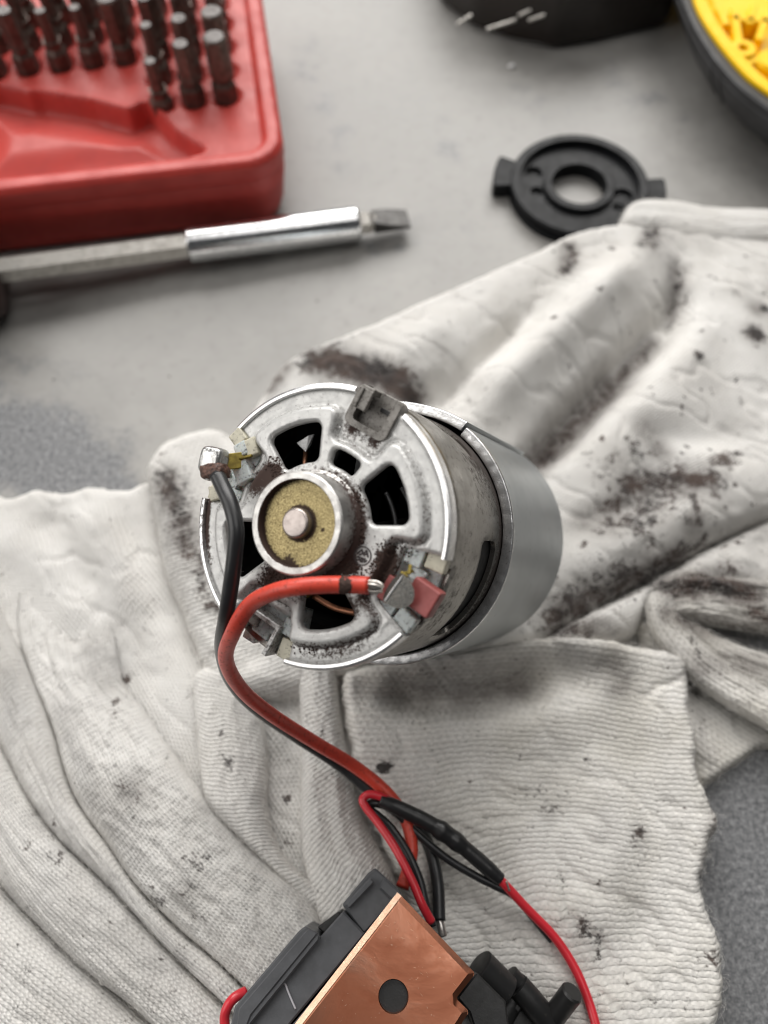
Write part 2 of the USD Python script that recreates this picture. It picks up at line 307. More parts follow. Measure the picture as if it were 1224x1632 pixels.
# face plate: pressed sheet with four windows and four notches
holes = [roundin(sector(9.6, 15.9, c - 18.0, c + 18.0), 1.2) for c in WIN]
slots4 = [roundin(sector(9.5, 12.2, c - 13, c + 13), .8) for c in CUT[:1]]
cuts = [sector(14.9 if c != 61 else 16.4, 26, c - (17.3 if c != 61 else 9.5), c + (17.3 if c != 61 else 9.5)) for c in CUT]
face = Point(0, 0).buffer(21.25, 96).difference(shapely.union_all([roundin(c, 1.2) if i else c.buffer(-.1) for i, c in enumerate(cuts)]))
raised = shapely.union_all([Point(0, 0).buffer(13.2, 64)] + [sector(3, 18.3, c - 26, c + 26) for c in WIN])
raised = raised.buffer(1.3).buffer(-2.8).buffer(1.5)
face_h = face.difference(shapely.union_all(holes + slots4 + [Point(0, 0).buffer(6.8, 48)]))
hole_u = shapely.union_all(holes + slots4)
def face_z(P):
    sr = sdist(raised, P); z = 1.42 * np.sqrt(np.clip(1 - (1 - np.clip((sr + .2) / .95, 0, 1)) ** 2, 0, 1)) - .22 * np.exp(-((sr + .45) / .28) ** 2)
    d = np.maximum(-sdist(hole_u, P), 0); z -= .40 * (1 - np.clip(d / .5, 0, 1)) ** 2
    dn = sdist(face, P); z -= .35 * (1 - np.clip(dn / .6, 0, 1)) ** 2
    r = np.hypot(P[:, 0], P[:, 1]); z += .12 * np.exp(-((r - 18.6) / .35) ** 2) * (sdist(raised, P) < 0)
    return z + .05 * (fbm(np.c_[P * .35, P[:, :1] * 0], 3, 5) - .5)
def ang(x, y): return np.degrees(np.arctan2(y, x))
def adiff(a, b): return np.abs((a - b + 180) % 360 - 180)
def face_dirt(v):
    x, y, w = mloc(v); r = np.hypot(x, y); th = ang(x, y); P = np.c_[x, y]
    d = np.zeros(len(v)); sd = sdist(raised, P)
    d += .62 * np.exp(-((r - 7.9) / 1.3) ** 2) * (.25 + .75 * np.exp(-(adiff(th, -20) / 75) ** 2))      # dust at the foot of the bearing cup
    d += .20 * np.exp(-((sd + .15) / .5) ** 2) * (.35 + .65 * np.exp(-(adiff(th, -60) / 70) ** 2))       # foot of the pressing
    d += .48 * np.exp(-(np.hypot(x - 11.2, y + 7.2) / 2.4) ** 2) * (sd < .5) + .62 * np.exp(-(np.hypot(x - 6.9, y + 5.6) / 1.5) ** 2)
    d += .42 * np.exp(-(np.hypot(x - 12.2, y + 4.8) / 1.6) ** 2)
    d += .50 * np.exp(-(np.hypot(x + 7.4, y - 8.2) / 1.9) ** 2) + .40 * np.exp(-(np.hypot(x + 10.2, y - 6.5) / 2.2) ** 2)
    d += .22 * np.exp(-((r - 19.6) / 1.1) ** 2) * np.exp(-(adiff(th, -78) / 22) ** 2)
    d += .55 * np.exp(-((r - 20.6) / .5) ** 2) * np.exp(-(adiff(th, 178) / 18) ** 2)
    d += .38 * np.exp(-(np.hypot(x - 5.8, y - 14.8) / 1.6) ** 2) + .36 * np.exp(-(np.hypot(x - 9.5, y - 12.6) / 1.5) ** 2)
    d += .45 * np.exp(-(np.hypot(x + 6.5, y + 8.6) / 2.6) ** 2) + .40 * np.exp(-(np.hypot(x + 1.5, y + 9.3) / 2.2) ** 2) + .36 * np.exp(-(np.hypot(x - 7.2, y + 12.2) / 1.8) ** 2)
    lgq = MPX((580, 886), 1.45); d *= 1 - .9 * np.exp(-(np.hypot(x - lgq[0], y - lgq[1]) / 1.75) ** 4)
    return d
put(motor, 'face_plate', mo(sheet(face_h, .34, face_z, lambda P: face_z(P) - .7)), M_plate, 42, prim={'dirt': face_dirt})
# crimped rim, broken at the notches
rim_prof = [(21.0, -2.0), (22.05, -2.0), (22.1, -.2), (21.95, .35), (21.6, .55), (21.2, .5), (21.05, .1)]
rim_dirt = lambda v: .16 * np.exp(-(adiff(ang(*mloc(v)[:2]), 170) / 30) ** 2)
for i, c in enumerate(CUT):
    nx = CUT[(i + 3) % 4]; a0 = c + (16.4 if c != 61 else 11.5); a1 = [133.6, 47.5, -45.4, 224.6][i]
a_rims = [(73., 133.5), (-12.8, 48.5), (-102.5, -46.5), (168.5, 223.5)]
for a0, a1 in a_rims: put(motor, 'rim', mo(arc_solid(rim_prof, a0, a1, 70)), M_rim, 30, prim={'dirt': rim_dirt})
# can with four brush slots
def wrap(m, R0):
    v = m.vertices.copy(); t = v[:, 0] / 22.0; r = R0 + v[:, 2]; m = m.copy(); m.vertices = np.stack([r * np.cos(t), r * np.sin(t), v[:, 1]], 1); return m
D2S = 22.0 * math.pi / 180
canp = sbox(-158 * D2S, -46, 201.7 * D2S, -2.05)
can_slots = shapely.union_all([roundin(sbox((c - 25) * D2S, -23.6, (c + 25) * D2S, -15.6), 1.6) for c in (-29, 61, 151)])
for c in (-29, 61, 151):   # shallow steps of the stamped notches
    canp = canp.difference(sbox((c - 13) * D2S, -3.4, (c + 13) * D2S, 0))
canp = canp.difference(can_slots)
def can_dirt(v):
    x, y, w = mloc(v); th = ang(x, y); return .30 * np.exp(-((w + 25.5) / 1.6) ** 2) + .5 * np.exp(-((w + 22) / 3.5) ** 2) * np.exp(-(adiff(th, 40) / 9) ** 2) + .12 * (w < -14) * np.exp(-(adiff(th, 25) / 14) ** 2) + .12 * np.exp(-(adiff(th, -35) / 15) ** 2) * (w > -10)
rnd = lambda poly: (lambda P: 1.15 - .35 * (1 - np.clip(sdist(poly, P) / .5, 0, 1)) ** 2)
put(motor, 'can', mo(wrap(sheet(canp, .75, rnd(canp), lambda P: np.zeros(len(P))), 20.87)), M_can, 40, prim={'dirt': can_dirt})
put(motor, 'brush_guard', mo(arc_solid([(20.0, -23.8), (21.3, -23.8), (21.3, -15.4), (20.0, -15.4)], 35.5, 80, 24)), M_clip, 30)
mag = arc_solid([(16.5, -58), (20.7, -58), (20.7, -9), (16.5, -9)], 0, 359.9, 64)
put(motor, 'magnet_ring', mo(mag), M_black, 30)
# rolled flux sleeve with its open seam
def sleeve_lift(t): return .75 * np.clip(1 - (t - 51.5) / 27, 0, 1) ** 1.6
sv = sheet(sbox(0, REAR, 358.8, -25.8), 2.0, lambda P: 1.9 + P[:, 0] * 0, lambda P: P[:, 0] * 0)
t = 51.5 + sv.vertices[:, 0]; w = sv.vertices[:, 1]; Rr = 22.3 + sv.vertices[:, 2] + sleeve_lift(t) + .15 * (w + 25.8) / REAR
sv.vertices = np.stack([Rr * np.cos(np.radians(t)), Rr * np.sin(np.radians(t)), w], 1)
put(motor, 'flux_sleeve', mo(sv), M_sleeve, 30)
n = 220; t = np.linspace(51.6, 51.5 + 358.7, n); L = sleeve_lift(t)
edge_prof = [(22.27, -25.8), (22.34, -25.25), (22.7, -25.1), (23.9, -25.1), (24.18, -25.3), (24.22, -25.8)]
V = np.stack([np.stack([(r + L) * np.cos(np.radians(t)), (r + L) * np.sin(np.radians(t)), np.full(n, w) + .16 * (noise(np.c_[t * 2, t * 0 + r, t * 0]) - .5)], 1) for r, w in edge_prof], 1).reshape(-1, 3); F = []
for i in range(n - 1):
    for j in range(5): A = i * 6 + j; F += [[A, A + 6, A + 1], [A + 1, A + 6, A + 7]]
em = tm(V, np.array(F)[:, ::-1]); put(motor, 'sleeve_edge', mo(em), M_edge, 50)
put(motor, 'rear_cap', mo(arc_solid([(2.2, REAR + 1.2), (22.6, REAR + 1.2), (22.6, REAR + 2.4), (2.2, REAR + 2.4)], 0, 359.9, 64)), M_sleeve, 30)
# bearing cup, bronze bush, shaft
cup = lathe([(6.45, 4.0), (6.45, 6.05), (6.6, 6.24), (7.45, 6.24), (7.7, 6.0), (7.75, 2.6), (7.9, 1.9), (8.4, 1.45), (8.4, .9), (6.4, .9), (6.45, 4.0)], 128)
put(motor, 'bearing_cup', mo(cup), M_cup, 32, prim={'dirt': lambda v: .5 * np.clip((3.2 - mloc(v)[2]) / 1.6, 0, 1) * (.3 + .7 * np.exp(-(adiff(ang(*mloc(v)[:2]), -30) / 70) ** 2)) + .55 * (np.hypot(*mloc(v)[:2]) < 6.5)})
def bush_d(v):
    x, y, w = mloc(v); r = np.hypot(x, y); return .55 * np.exp(-((r - 6.5) / .45) ** 2) * (.35 + .65 * np.exp(-(adiff(ang(x, y), 200) / 60) ** 2)) + .4 * np.exp(-(np.hypot(x + 1.6, y + 5.9) / 1.3) ** 2) + .45 * np.exp(-((r - 2.5) / .35) ** 2) + .5 * np.exp(-(np.hypot(x - 3.9, y + .9) / .3) ** 2)
put(motor, 'bronze_bush', mo(sheet(Point(0, 0).buffer(6.5, 48).difference(Point(0, 0).buffer(2.35, 32)), .3, lambda P: 4.95 + P[:, 0] * 0, lambda P: 3.6 + P[:, 0] * 0)), M_brass, 30, prim={'dirt': bush_d})
put(motor, 'shaft', mo(lathe([(0, -6), (2.3, -6), (2.3, 6.15), (2.12, 6.42), (1.85, 6.55), (0, 6.58)], 48)), M_shaft, 35)
# rolls of brush dust lying against the cup and under the pressing
LGP = MPX((580, 886), 1.45)
def dust(c, R, n, seed, flat=.45):
    g = np.random.default_rng(seed); ms = []
    for i in range(n * 3):
        q = g.normal(0, 1, 2) * R; r = g.uniform(.05, .17)
        s = trimesh.creation.icosphere(1, r); s.vertices *= g.uniform(.7, 1.3, 3); s.vertices[:, 2] *= flat + .3
        x, y = c[0] + q[0], c[1] + q[1]
        if np.hypot(x, y) < 7.9 or np.hypot(x - LGP[0], y - LGP[1]) < 1.6 or any(h.contains(Point(x, y)) for h in holes): continue
        s.apply_translation((x, y, float(face_z(np.array([[x, y]]))[0]) + r * .3)); ms.append(s)
    return ms
pile = []
for c, R, n, sd in [((7.2, -6.4), (.8, .9), 60, 1), ((11.2, -6.2), (1.2, 1.6), 110, 2), ((8.3, -1.5), (.3, 1.8), 40, 3), ((7.5, 3.6), (.6, 1.2), 35, 4), ((-6.6, 9.0), (.8, .8), 40, 5), ((-6.2, -8.6), (1.6, 1.2), 70, 6), ((0, -18.9), (3.2, .5), 14, 7), ((4.8, -7.4), (1.6, .8), 60, 8), ((13.4, -3.6), (1.2, .7), 40, 9)]: pile += dust(c, R, n, sd)
put(motor, 'brush_dust', mo(cat(*pile)), M_dirt, True, kind='stuff')

# what shows through the windows
arm = [arc_solid([(5, -16), (15, -16), (15, -9.5), (5, -9.5)], c - 9, c + 9, 8) for c in (0, 72, 144, 216, 288)]
put(motor, 'armature', mo(cat(*arm)), M_black, 20)
def strip(pts, r=.5): return mo(tube(pts, r, 10, .5))
put(motor, 'winding', strip([(-4.6, 8.2, -4), (-4.9, 10.2, -4.2), (-5.2, 12.4, -5)], .42), M_copperw, True)
put(motor, 'winding', strip([(-1.0, -10.9, -1.6), (2.4, -12.6, -2.2), (6.0, -13.3, -2.8)], .5), M_copperw, True)
put(motor, 'winding', strip([(-4.0, 9.0, -6.5), (-1.5, 11.0, -7.5), (.5, 14.5, -7)], .8), M_black, True)
put(motor, 'brass_stud', mo(lathe([(0, -2.2), (.75, -2.2), (.75, -.6), (.55, -.35), (0, -.3)], 16)).apply_translation(MU * -1.9 + MV * -10.6), M_brassfoil, 30)
leaf = np.array([MPX(q, w) for q, w in (((473, 706), -2.6), ((492, 694), -2.4), ((500, 692), -2.6), ((495, 708), -3.4), ((487, 720), -3.0))])
lf = trimesh.convex.convex_hull(np.vstack([leaf, leaf + [0, 0, -.25]])); put(motor, 'brush_spring', mo(lf), M_rim, False, prim={'dirt': lambda v: v[:, 0] * 0})
for k, (R, w) in enumerate([(11.2, -5), (12.9, -6.5)]):
    tt = np.radians(np.linspace(0, 34, 12)); put(motor, 'spring_wire', strip(np.stack([R * np.cos(tt) + .6 * k, R * np.sin(tt) - 1.0, np.full(12, w)], 1), .4), M_can2, True)

# plastic brush holders, terminals, clip
def blk(parent, name, c, r, tng, sr, st, w0, w1, m, rot=0, rr=.25, label=None):
    b = rbox(sr, st, w1 - w0, rr); b.apply_transform(trimesh.transformations.rotation_matrix(math.radians(rot), (0, 0, 1))); b.apply_translation((r, tng, (w0 + w1) / 2))
    b.apply_transform(trimesh.transformations.rotation_matrix(math.radians(c), (0, 0, 1)))
    return put(parent, name, mo(b), m, 30, label=label)
for c in (-29, -119, 151):
    h = put(motor, 'brush_holder', mo(arc_solid([(13.6, -5), (21.0, -5), (21.0, -2.3), (13.6, -2.3)], c - 17, c + 17, 20)), M_white, 30)
    for sgn in (-1, 1):
        blk(h, 'block', c, 16.2, sgn * 4.0, 2.8, 2.9, -2.6, -.55, M_white, sgn * 6)
        blk(h, 'block', c, 19.5, sgn * 4.9, 3.2, 2.7, -2.6, -.75, M_white if sgn < 0 else M_cream, sgn * 8)
        blk(h, 'block', c, 17.9, sgn * 1.75, 2.4, 2.0, -2.6, -1.0, M_white)
    if c != -119: blk(h, 'slot_bar', c, 20.0, 1.2, 2.6, 1.0, -2.6, -.2, M_edge)
# right terminal: red pad and the folded solder tab
pad = put(motor, 'terminal_pad', mo(rbox(4.6, 4.3, 2.6, .3).apply_transform(trimesh.transformations.rotation_matrix(math.radians(-31), (0, 0, 1))).apply_translation((*MPX((676, 952), -.2)[:2], -.2))), M_redpad, 30)
blk(pad, 'pad_step', -31, 15.4, -1.6, 2.0, 4.0, -2.2, .2, M_redpad)
ct = MPX((629, 938), 2.6); tabs = []
for sgn in (-1, 1):
    th = np.linspace(-np.pi / 2, np.pi / 2, 24); pr = np.stack([np.cos(th) * (3.2 if sgn > 0 else 1.6), np.sin(th) * 2.45], 1); m = extrude(Polygon(pr), .32)
    if sgn < 0: m = moved(m, trimesh.transformations.rotation_matrix(math.pi, (0, 0, 1)))
    m.apply_transform(trimesh.transformations.rotation_matrix(math.radians(9 if sgn > 0 else -46), (0, 1, 0))); tabs.append(m)
tab = moved(cat(*tabs), trimesh.transformations.rotation_matrix(math.radians(-36), (0, 0, 1))); tab.apply_translation(ct)
M_tab = pbr('tinned_tab', (.60, .59, .55), .24, .9, (.36, .34, .31), 900., bump=.03, dirt=.16)
tb = put(motor, 'terminal', mo(tab), M_tab, 30, label='folded silver solder tab at the red wire')
put(tb, 'fold_edge', mo(tube([ct + [-1.3, -1.8, .26], ct + [0, 0, .34], ct + [1.3, 1.8, .26]], .2, 8)), M_edge, True)
put(tb, 'stem', mo(rbox(1.2, 2.2, 5.0, .2).apply_translation(ct + [.8, -.4, -2.6])), M_tab, 30)
fo = MPX((651, 912), 1.2)
put(tb, 'brass_scrap', mo(cat(*[rbox(1.5, .5, .2, .08).apply_transform(trimesh.transformations.rotation_matrix(a, (0, .4, 1))).apply_translation(fo + d) for a, d in ((.3, (0, 0, 0)), (1.6, (.3, .4, .3)), (-.6, (-.6, -.4, .1)))])), M_brassfoil, False)
# left terminal: solder lump, brown underneath, on a brass strip
cl = MPX((341, 735), 4.2)
g = trimesh.creation.icosphere(4, 1.0); q = g.vertices; g.vertices = np.sign(q) * np.abs(q) ** .5 * np.array([2.05, 2.25, 1.7]) + .22 * (fbm(q * 1.6 + 9, 3) - .5)[:, None] * q
lump = moved(g, trimesh.transformations.rotation_matrix(math.radians(-12), (0, 0, 1))).apply_translation(cl)
lt = put(motor, 'terminal', mo(lump), M_solder, True, label='silver solder lump at the black wire')
g2 = trimesh.creation.icosphere(3, 1.0); q = g2.vertices; g2.vertices = np.sign(q) * np.abs(q) ** .6 * np.array([2.2, 1.35, 1.75]) * (1 + .3 * (fbm(q * 3, 3, 4) - .5))[:, None]
put(lt, 'burnt_flux', mo(g2.apply_translation(MPX((343, 752), 4.5))), M_brown, True)
put(lt, 'solder_bead', mo(trimesh.creation.icosphere(2, .5).apply_translation(MPX((331, 760), 5.4))), M_edge, True)
c2 = MPX((372, 735), 1.6)
put(lt, 'brass_strip', mo(rbox(3.4, 2.6, .5, .15).apply_transform(trimesh.transformations.rotation_matrix(math.radians(38), (0, 1, .3))).apply_translation(c2)), M_brassfoil, 30)
put(lt, 'brass_strip', mo(rbox(2.6, .5, .6, .15).apply_transform(trimesh.transformations.rotation_matrix(.2, (0, 0, 1))).apply_translation(MPX((391, 729), 1.0))), M_brassfoil, 30)
hl = None
for px, sx, sy, rot, w0, w1, m in [((384, 752), 3.0, 3.6, 24, -2, 1.1, M_white), ((383, 716), 2.4, 2.4, 24, -2, 1.0, M_white), ((378, 697), 2.6, 2.6, 40, -2, .6, M_cream), ((399, 712), 2.2, 3.0, 20, -2, .9, M_cream), ((341, 785), 2.2, 2.6, 14, -3, .4, M_cream)]:
    p = MPX(px, w1); put(motor, 'terminal_block', mo(rbox(sx, sy, w1 - w0, .3).apply_transform(trimesh.transformations.rotation_matrix(math.radians(rot), (0, 0, 1))).apply_translation((p[0], p[1], (w0 + w1) / 2))), m, 30)
# lower left: holder showing through the notch
for px, sx, sy, rot, w1, m in [((418, 1000), 3.4, 3.0, -30, -1.2, M_white), ((404, 985), 2.4, 2.4, -30, -.6, M_clip), ((398, 1012), 2.6, 2.0, -24, -2.2, M_white)]:
    p = MPX(px, w1); put(motor, 'terminal_block', mo(rbox(sx, sy, 3., .3).apply_transform(trimesh.transformations.rotation_matrix(math.radians(rot), (0, 0, 1))).apply_translation((p[0], p[1], w1 - 1.5))), m, 30)
fl2 = LineString([MPX(q, -.5)[:2] for q in ((398, 966), (447, 1000), (424, 1043))]).buffer(.42, cap_style=2, join_style=2)
put(motor, 'bent_flange', mo(bev(fl2, -2.6, .35, .15)), M_plate, 30, prim={'dirt': lambda v: np.full(len(v), .12)})
# grey clip at the top: open frame with a post
fr = sbox(-3.3, -3.9, 3.3, 3.9).buffer(.0); fr = roundin(fr, 1.3).difference(roundin(sbox(-2.3, -2.7, 5, 2.7), .7))
R61 = trimesh.transformations.rotation_matrix(math.radians(61), (0, 0, 1))
clipm = extrude(fr, 3.0, -2.2).apply_translation((19.3, 0, 0)).apply_transform(R61)
cp = put(motor, 'clip', mo(clipm), M_clip, 30)
put(cp, 'clip_floor', mo(rbox(6.0, 5.4, 1.6, .2).apply_translation((19.6, 0, -1.6)).apply_transform(R61)), M_clip, 30)
put(cp, 'clip_post', mo(cat(rbox(3.2, .9, 4.2, .2).apply_translation((20.4, 2.4, .6)), rbox(3.2, 2.3, .9, .2).apply_translation((20.4, 1.6, 1.9)), rbox(.9, 2.3, 2.6, .2).apply_translation((22.0, 1.6, .9))).apply_transform(R61)), M_clip, 30)
put(cp, 'clip_slot', mo(rbox(.7, 2.2, .3, .1).apply_translation((20.2, -1.4, -.72)).apply_transform(R61)), M_black, 30)
# stamped maker's mark: ring with three peaks
lg = MPX((578, 886), 1.45); lines = [Point(0, 0).buffer(1.45, 32).difference(Point(0, 0).buffer(1.27, 32))]
for pts in [[(-.9, .1), (-.35, .85), (0, .3), (.4, .95), (.9, .1)], [(-.5, .0), (-.1, .35)], [(.2, .15), (.5, .45)], [(-.75, -.35), (-.45, -.3), (-.4, -.75), (-.75, -.8)], [(-.1, -.3), (.2, -.35), (.2, -.9), (-.15, -.85), (-.1, -.3)], [(.5, -.3), (.55, -.8), (.85, -.5)]]: lines.append(LineString(pts).buffer(.11))
put(motor, 'stamped_mark', mo(moved(extrude(shapely.union_all(lines), .08), trimesh.transformations.rotation_matrix(math.radians(-15), (0, 0, 1))).apply_translation((lg[0], lg[1], 1.46))), M_ink)

# ---------------------------------------------------------------- table
M_table = mat('painted_bench', {'g': ('geometry', {}), 'n1': ('noise_texture', {'scale': 24., 'detail': 7., 'roughness': .62}), 'n2': ('noise_texture', {'scale': 850., 'detail': 5., 'roughness': .8}),
    'n3': ('noise_texture', {'scale': 210., 'detail': 8., 'roughness': .74}), 'n4': ('noise_texture', {'scale': 90., 'detail': 8., 'roughness': .7}), 'at': ('attribute', {'attribute': 'dark_patches'}),
    'r1': ('rgb_ramp', {'ramp': [(.34, (.225, .219, .207)), (.64, (.325, .317, .302))]}),
    'r3': ('map_range', {'range_type': 'smoothstep', 'from_min': .50, 'from_max': .76, 'to_min': 0., 'to_max': .5, 'clamp': True}), 'm2': ('mix_color', {'b': (.17, .16, .148)}),
    'wa': ('math', {'math_type': 'multiply_add', 'value2': .75}), 'wm': ('map_range', {'range_type': 'smoothstep', 'from_min': .70, 'from_max': .98, 'to_min': 0., 'to_max': 1., 'clamp': True}),
    'wr': ('rgb_ramp', {'ramp': [(.36, (.075, .077, .082)), (.5, (.155, .158, .163)), (.64, (.27, .272, .278))]}), 'm3': ('mix_color', {}),
    'rr': ('map_range', {'from_min': .35, 'from_max': .68, 'to_min': .34, 'to_max': .50, 'clamp': True}),
    'b': ('bump', {'strength': 1., 'distance': .05 * MM}), 'p': ('principled_bsdf', {'ior': 1.42})},
    [('g.position', 'n1.vector'), ('g.position', 'n2.vector'), ('g.position', 'n3.vector'), ('g.position', 'n4.vector'), ('n1.fac', 'r1.fac'),
     ('r1.color', 'm2.a'), ('n3.fac', 'r3.value'), ('r3.result', 'm2.fac'), ('at.fac', 'wa.value1'), ('n4.fac', 'wa.value3'), ('wa.value', 'wm.value'), ('n2.fac', 'wr.fac'),
     ('m2.result', 'm3.a'), ('wr.color', 'm3.b'), ('wm.result', 'm3.fac'), ('m3.result', 'p.base_color'), ('n1.fac', 'rr.value'), ('rr.result', 'p.roughness'), ('n2.fac', 'b.height'), ('b.normal', 'p.normal')])
gx, gy = np.linspace(-170, 170, 150), np.linspace(-60, 330, 160); gx = np.r_[-800, -400, gx, 400, 800]; gy = np.r_[-340, gy, 500, 860]; GXX, GYY = np.meshgrid(gx, gy); nx_ = len(gx)
k = (np.arange(len(gy) - 1)[:, None] * nx_ + np.arange(nx_ - 1)[None]).ravel(); tt_ = tm(np.c_[GXX.ravel(), GYY.ravel(), np.zeros(GXX.size)], np.vstack([np.c_[k, k + 1, k + nx_], np.c_[k + 1, k + nx_ + 1, k + nx_]]))
slab = sbox(-800, -340, 800, 860); tbm = cat(tt_, trimesh.creation.box((1600, 1200, 30)).apply_translation((0, 260, -15.004)))
def dark_patches(v):  # darker speckled patches and spots at set places on the bench
    w = np.zeros(len(v))
    for ps, r, s_ in [([(-160, 690), (40, 715), (110, 745)], 12., .85), ([(110, 740), (190, 770)], 8., .62), ([(-120, 620), (-10, 640)], 7., .5), ([(1180, 1250), (1260, 1450), (1220, 1700)], 22., 1.2), ([(1260, 1250), (1300, 1600)], 26., 1.2), ([(0, 560), (120, 600)], 8, .36), ([(470, 90), (560, 250)], 10, .34), ([(640, 380), (760, 340)], 9, .30), ([(830, 160), (900, 180)], 8, .36), ([(690, 190), (720, 260)], 6, .36), ([(560, 330), (600, 420)], 6, .3), ([(980, 120), (1060, 170)], 9, .36)]:
        for p0, p1 in zip(ps[:-1], ps[1:]):
            A, B_ = U(p0, 0)[:2], U(p1, 0)[:2]; e = B_ - A; q = v[:, :2] - A; t = np.clip((q @ e) / (e @ e), 0, 1); w = np.maximum(w, s_ * np.exp(-.5 * ((q - t[:, None] * e) ** 2).sum(1) / r ** 2))
    return w * (v[:, 2] > -.001)
tb_ = put(None, 'table', tbm, M_table, prim={'dark_patches': dark_patches}); tag(tb_.prim, None, None, None, 'structure')

# ---------------------------------------------------------------- gloves
ZS = 8.0
def seg(ps, r, s): return [(Us([a, b], ZS)[:, :2], r / 6.6, s) for a, b in zip(ps[:-1], ps[1:])] if len(ps) > 1 else [(Us([ps[0], ps[0]], ZS)[:, :2], r / 6.6, s)]
DIRT_AND_SHADE = []  # stains; the long valley streak also paints in the shade of the fold
for ps, r, s in [([(500, 575), (560, 585), (640, 612)], 30, .85), ([(590, 600), (660, 630)], 20, .9), ([(440, 600)], 14, .62), ([(470, 572)], 14, .5), ([(525, 560)], 12, .5),
    ([(905, 395), (908, 425), (895, 440)], 14, .66), ([(1040, 372), (1020, 400), (1035, 392)], 18, .55), ([(975, 397)], 7, .8), ([(1085, 420), (1082, 490)], 15, .42), ([(1196, 540)], 17, 1.05), ([(1213, 500)], 10, .7), ([(1170, 478)], 10, .5),
    ([(1106, 577)], 9, 1.0), ([(873, 532)], 6, 1.0), ([(1171, 610)], 5, .9), ([(1030, 630)], 5, .6), ([(955, 705)], 5, .8), ([(1094, 713)], 6, .8), ([(1188, 720)], 5, .8), ([(924, 874)], 7, .85), ([(944, 495)], 5, .6),
    ([(1000, 775), (1060, 765), (1130, 770)], 22, .72), ([(1080, 770), (1165, 732)], 14, .66), ([(975, 825), (1060, 800)], 30, .60), ([(1000, 800), (1020, 860)], 30, .54), ([(1100, 800), (1110, 830)], 14, .55), ([(960, 760), (1030, 720)], 25, .38),
    ([(900, 960), (1000, 915)], 22, .58), ([(880, 985), (1000, 935), (1120, 860)], 16, .62), ([(1160, 900), (1165, 910)], 14, .55), ([(1180, 860)], 6, .7),
    ([(1065, 938), (1120, 930), (1185, 945)], 16, .85), ([(1195, 980), (1224, 985)], 14, .75), ([(870, 720), (960, 620), (1050, 520)], 13, .40), ([(700, 655), (740, 640)], 10, .35),
    ([(262, 765), (285, 800)], 24, .62), ([(285, 800), (300, 870)], 22, .58), ([(310, 880), (345, 930)], 20, .55), ([(325, 945), (345, 985)], 14, .50), ([(258, 735)], 10, .45),
    ([(195, 1078)], 6, 1.0), ([(205, 1250), (225, 1290)], 16, .34), ([(225, 1400), (255, 1440), (300, 1425)], 12, .32), ([(187, 1118)], 7, .6), ([(355, 1172)], 5, .8), ([(365, 1228)], 10, .5), ([(458, 1268)], 6, .95), ([(460, 1350)], 14, .45), ([(310, 1365), (335, 1370)], 12, .42), ([(95, 1365)], 18, .28),
    ([(618, 1223), (606, 1226)], 7, 1.0), ([(868, 1280)], 22, .40), ([(1012, 1322), (1008, 1345)], 9, .48), ([(1082, 1290)], 5, .8), ([(915, 1465), (945, 1495)], 14, .46), ([(950, 1520)], 8, .45), ([(930, 1215)], 12, .42), ([(1130, 1520), (1140, 1525)], 12, .55), ([(1125, 1260), (1140, 1320), (1118, 1400)], 7, .40),
    ([(1085, 1000), (1110, 1050)], 10, .35), ([(1130, 1150)], 10, .42), ([(880, 1000), (930, 1005)], 20, .55), ([(985, 1600)], 6, .6)]: DIRT_AND_SHADE += seg(ps, r, s)
gs = np.random.default_rng(12)
for _ in range(70): DIRT_AND_SHADE += seg([(gs.uniform(860, 1224), gs.uniform(400, 960))], gs.uniform(1.6, 4.0), gs.uniform(.6, 1.0))
for _ in range(34): DIRT_AND_SHADE += seg([(gs.uniform(930, 1180), gs.uniform(700, 880))], gs.uniform(3, 9), gs.uniform(.4, .75))
for _ in range(18): DIRT_AND_SHADE += seg([(gs.uniform(0, 1120), gs.uniform(1000, 1632))], gs.uniform(1.2, 3.2), gs.uniform(.5, .95))
SOOT_AND_SHADE = []  # grey smears, plus shade painted along creases, recesses and below the motor
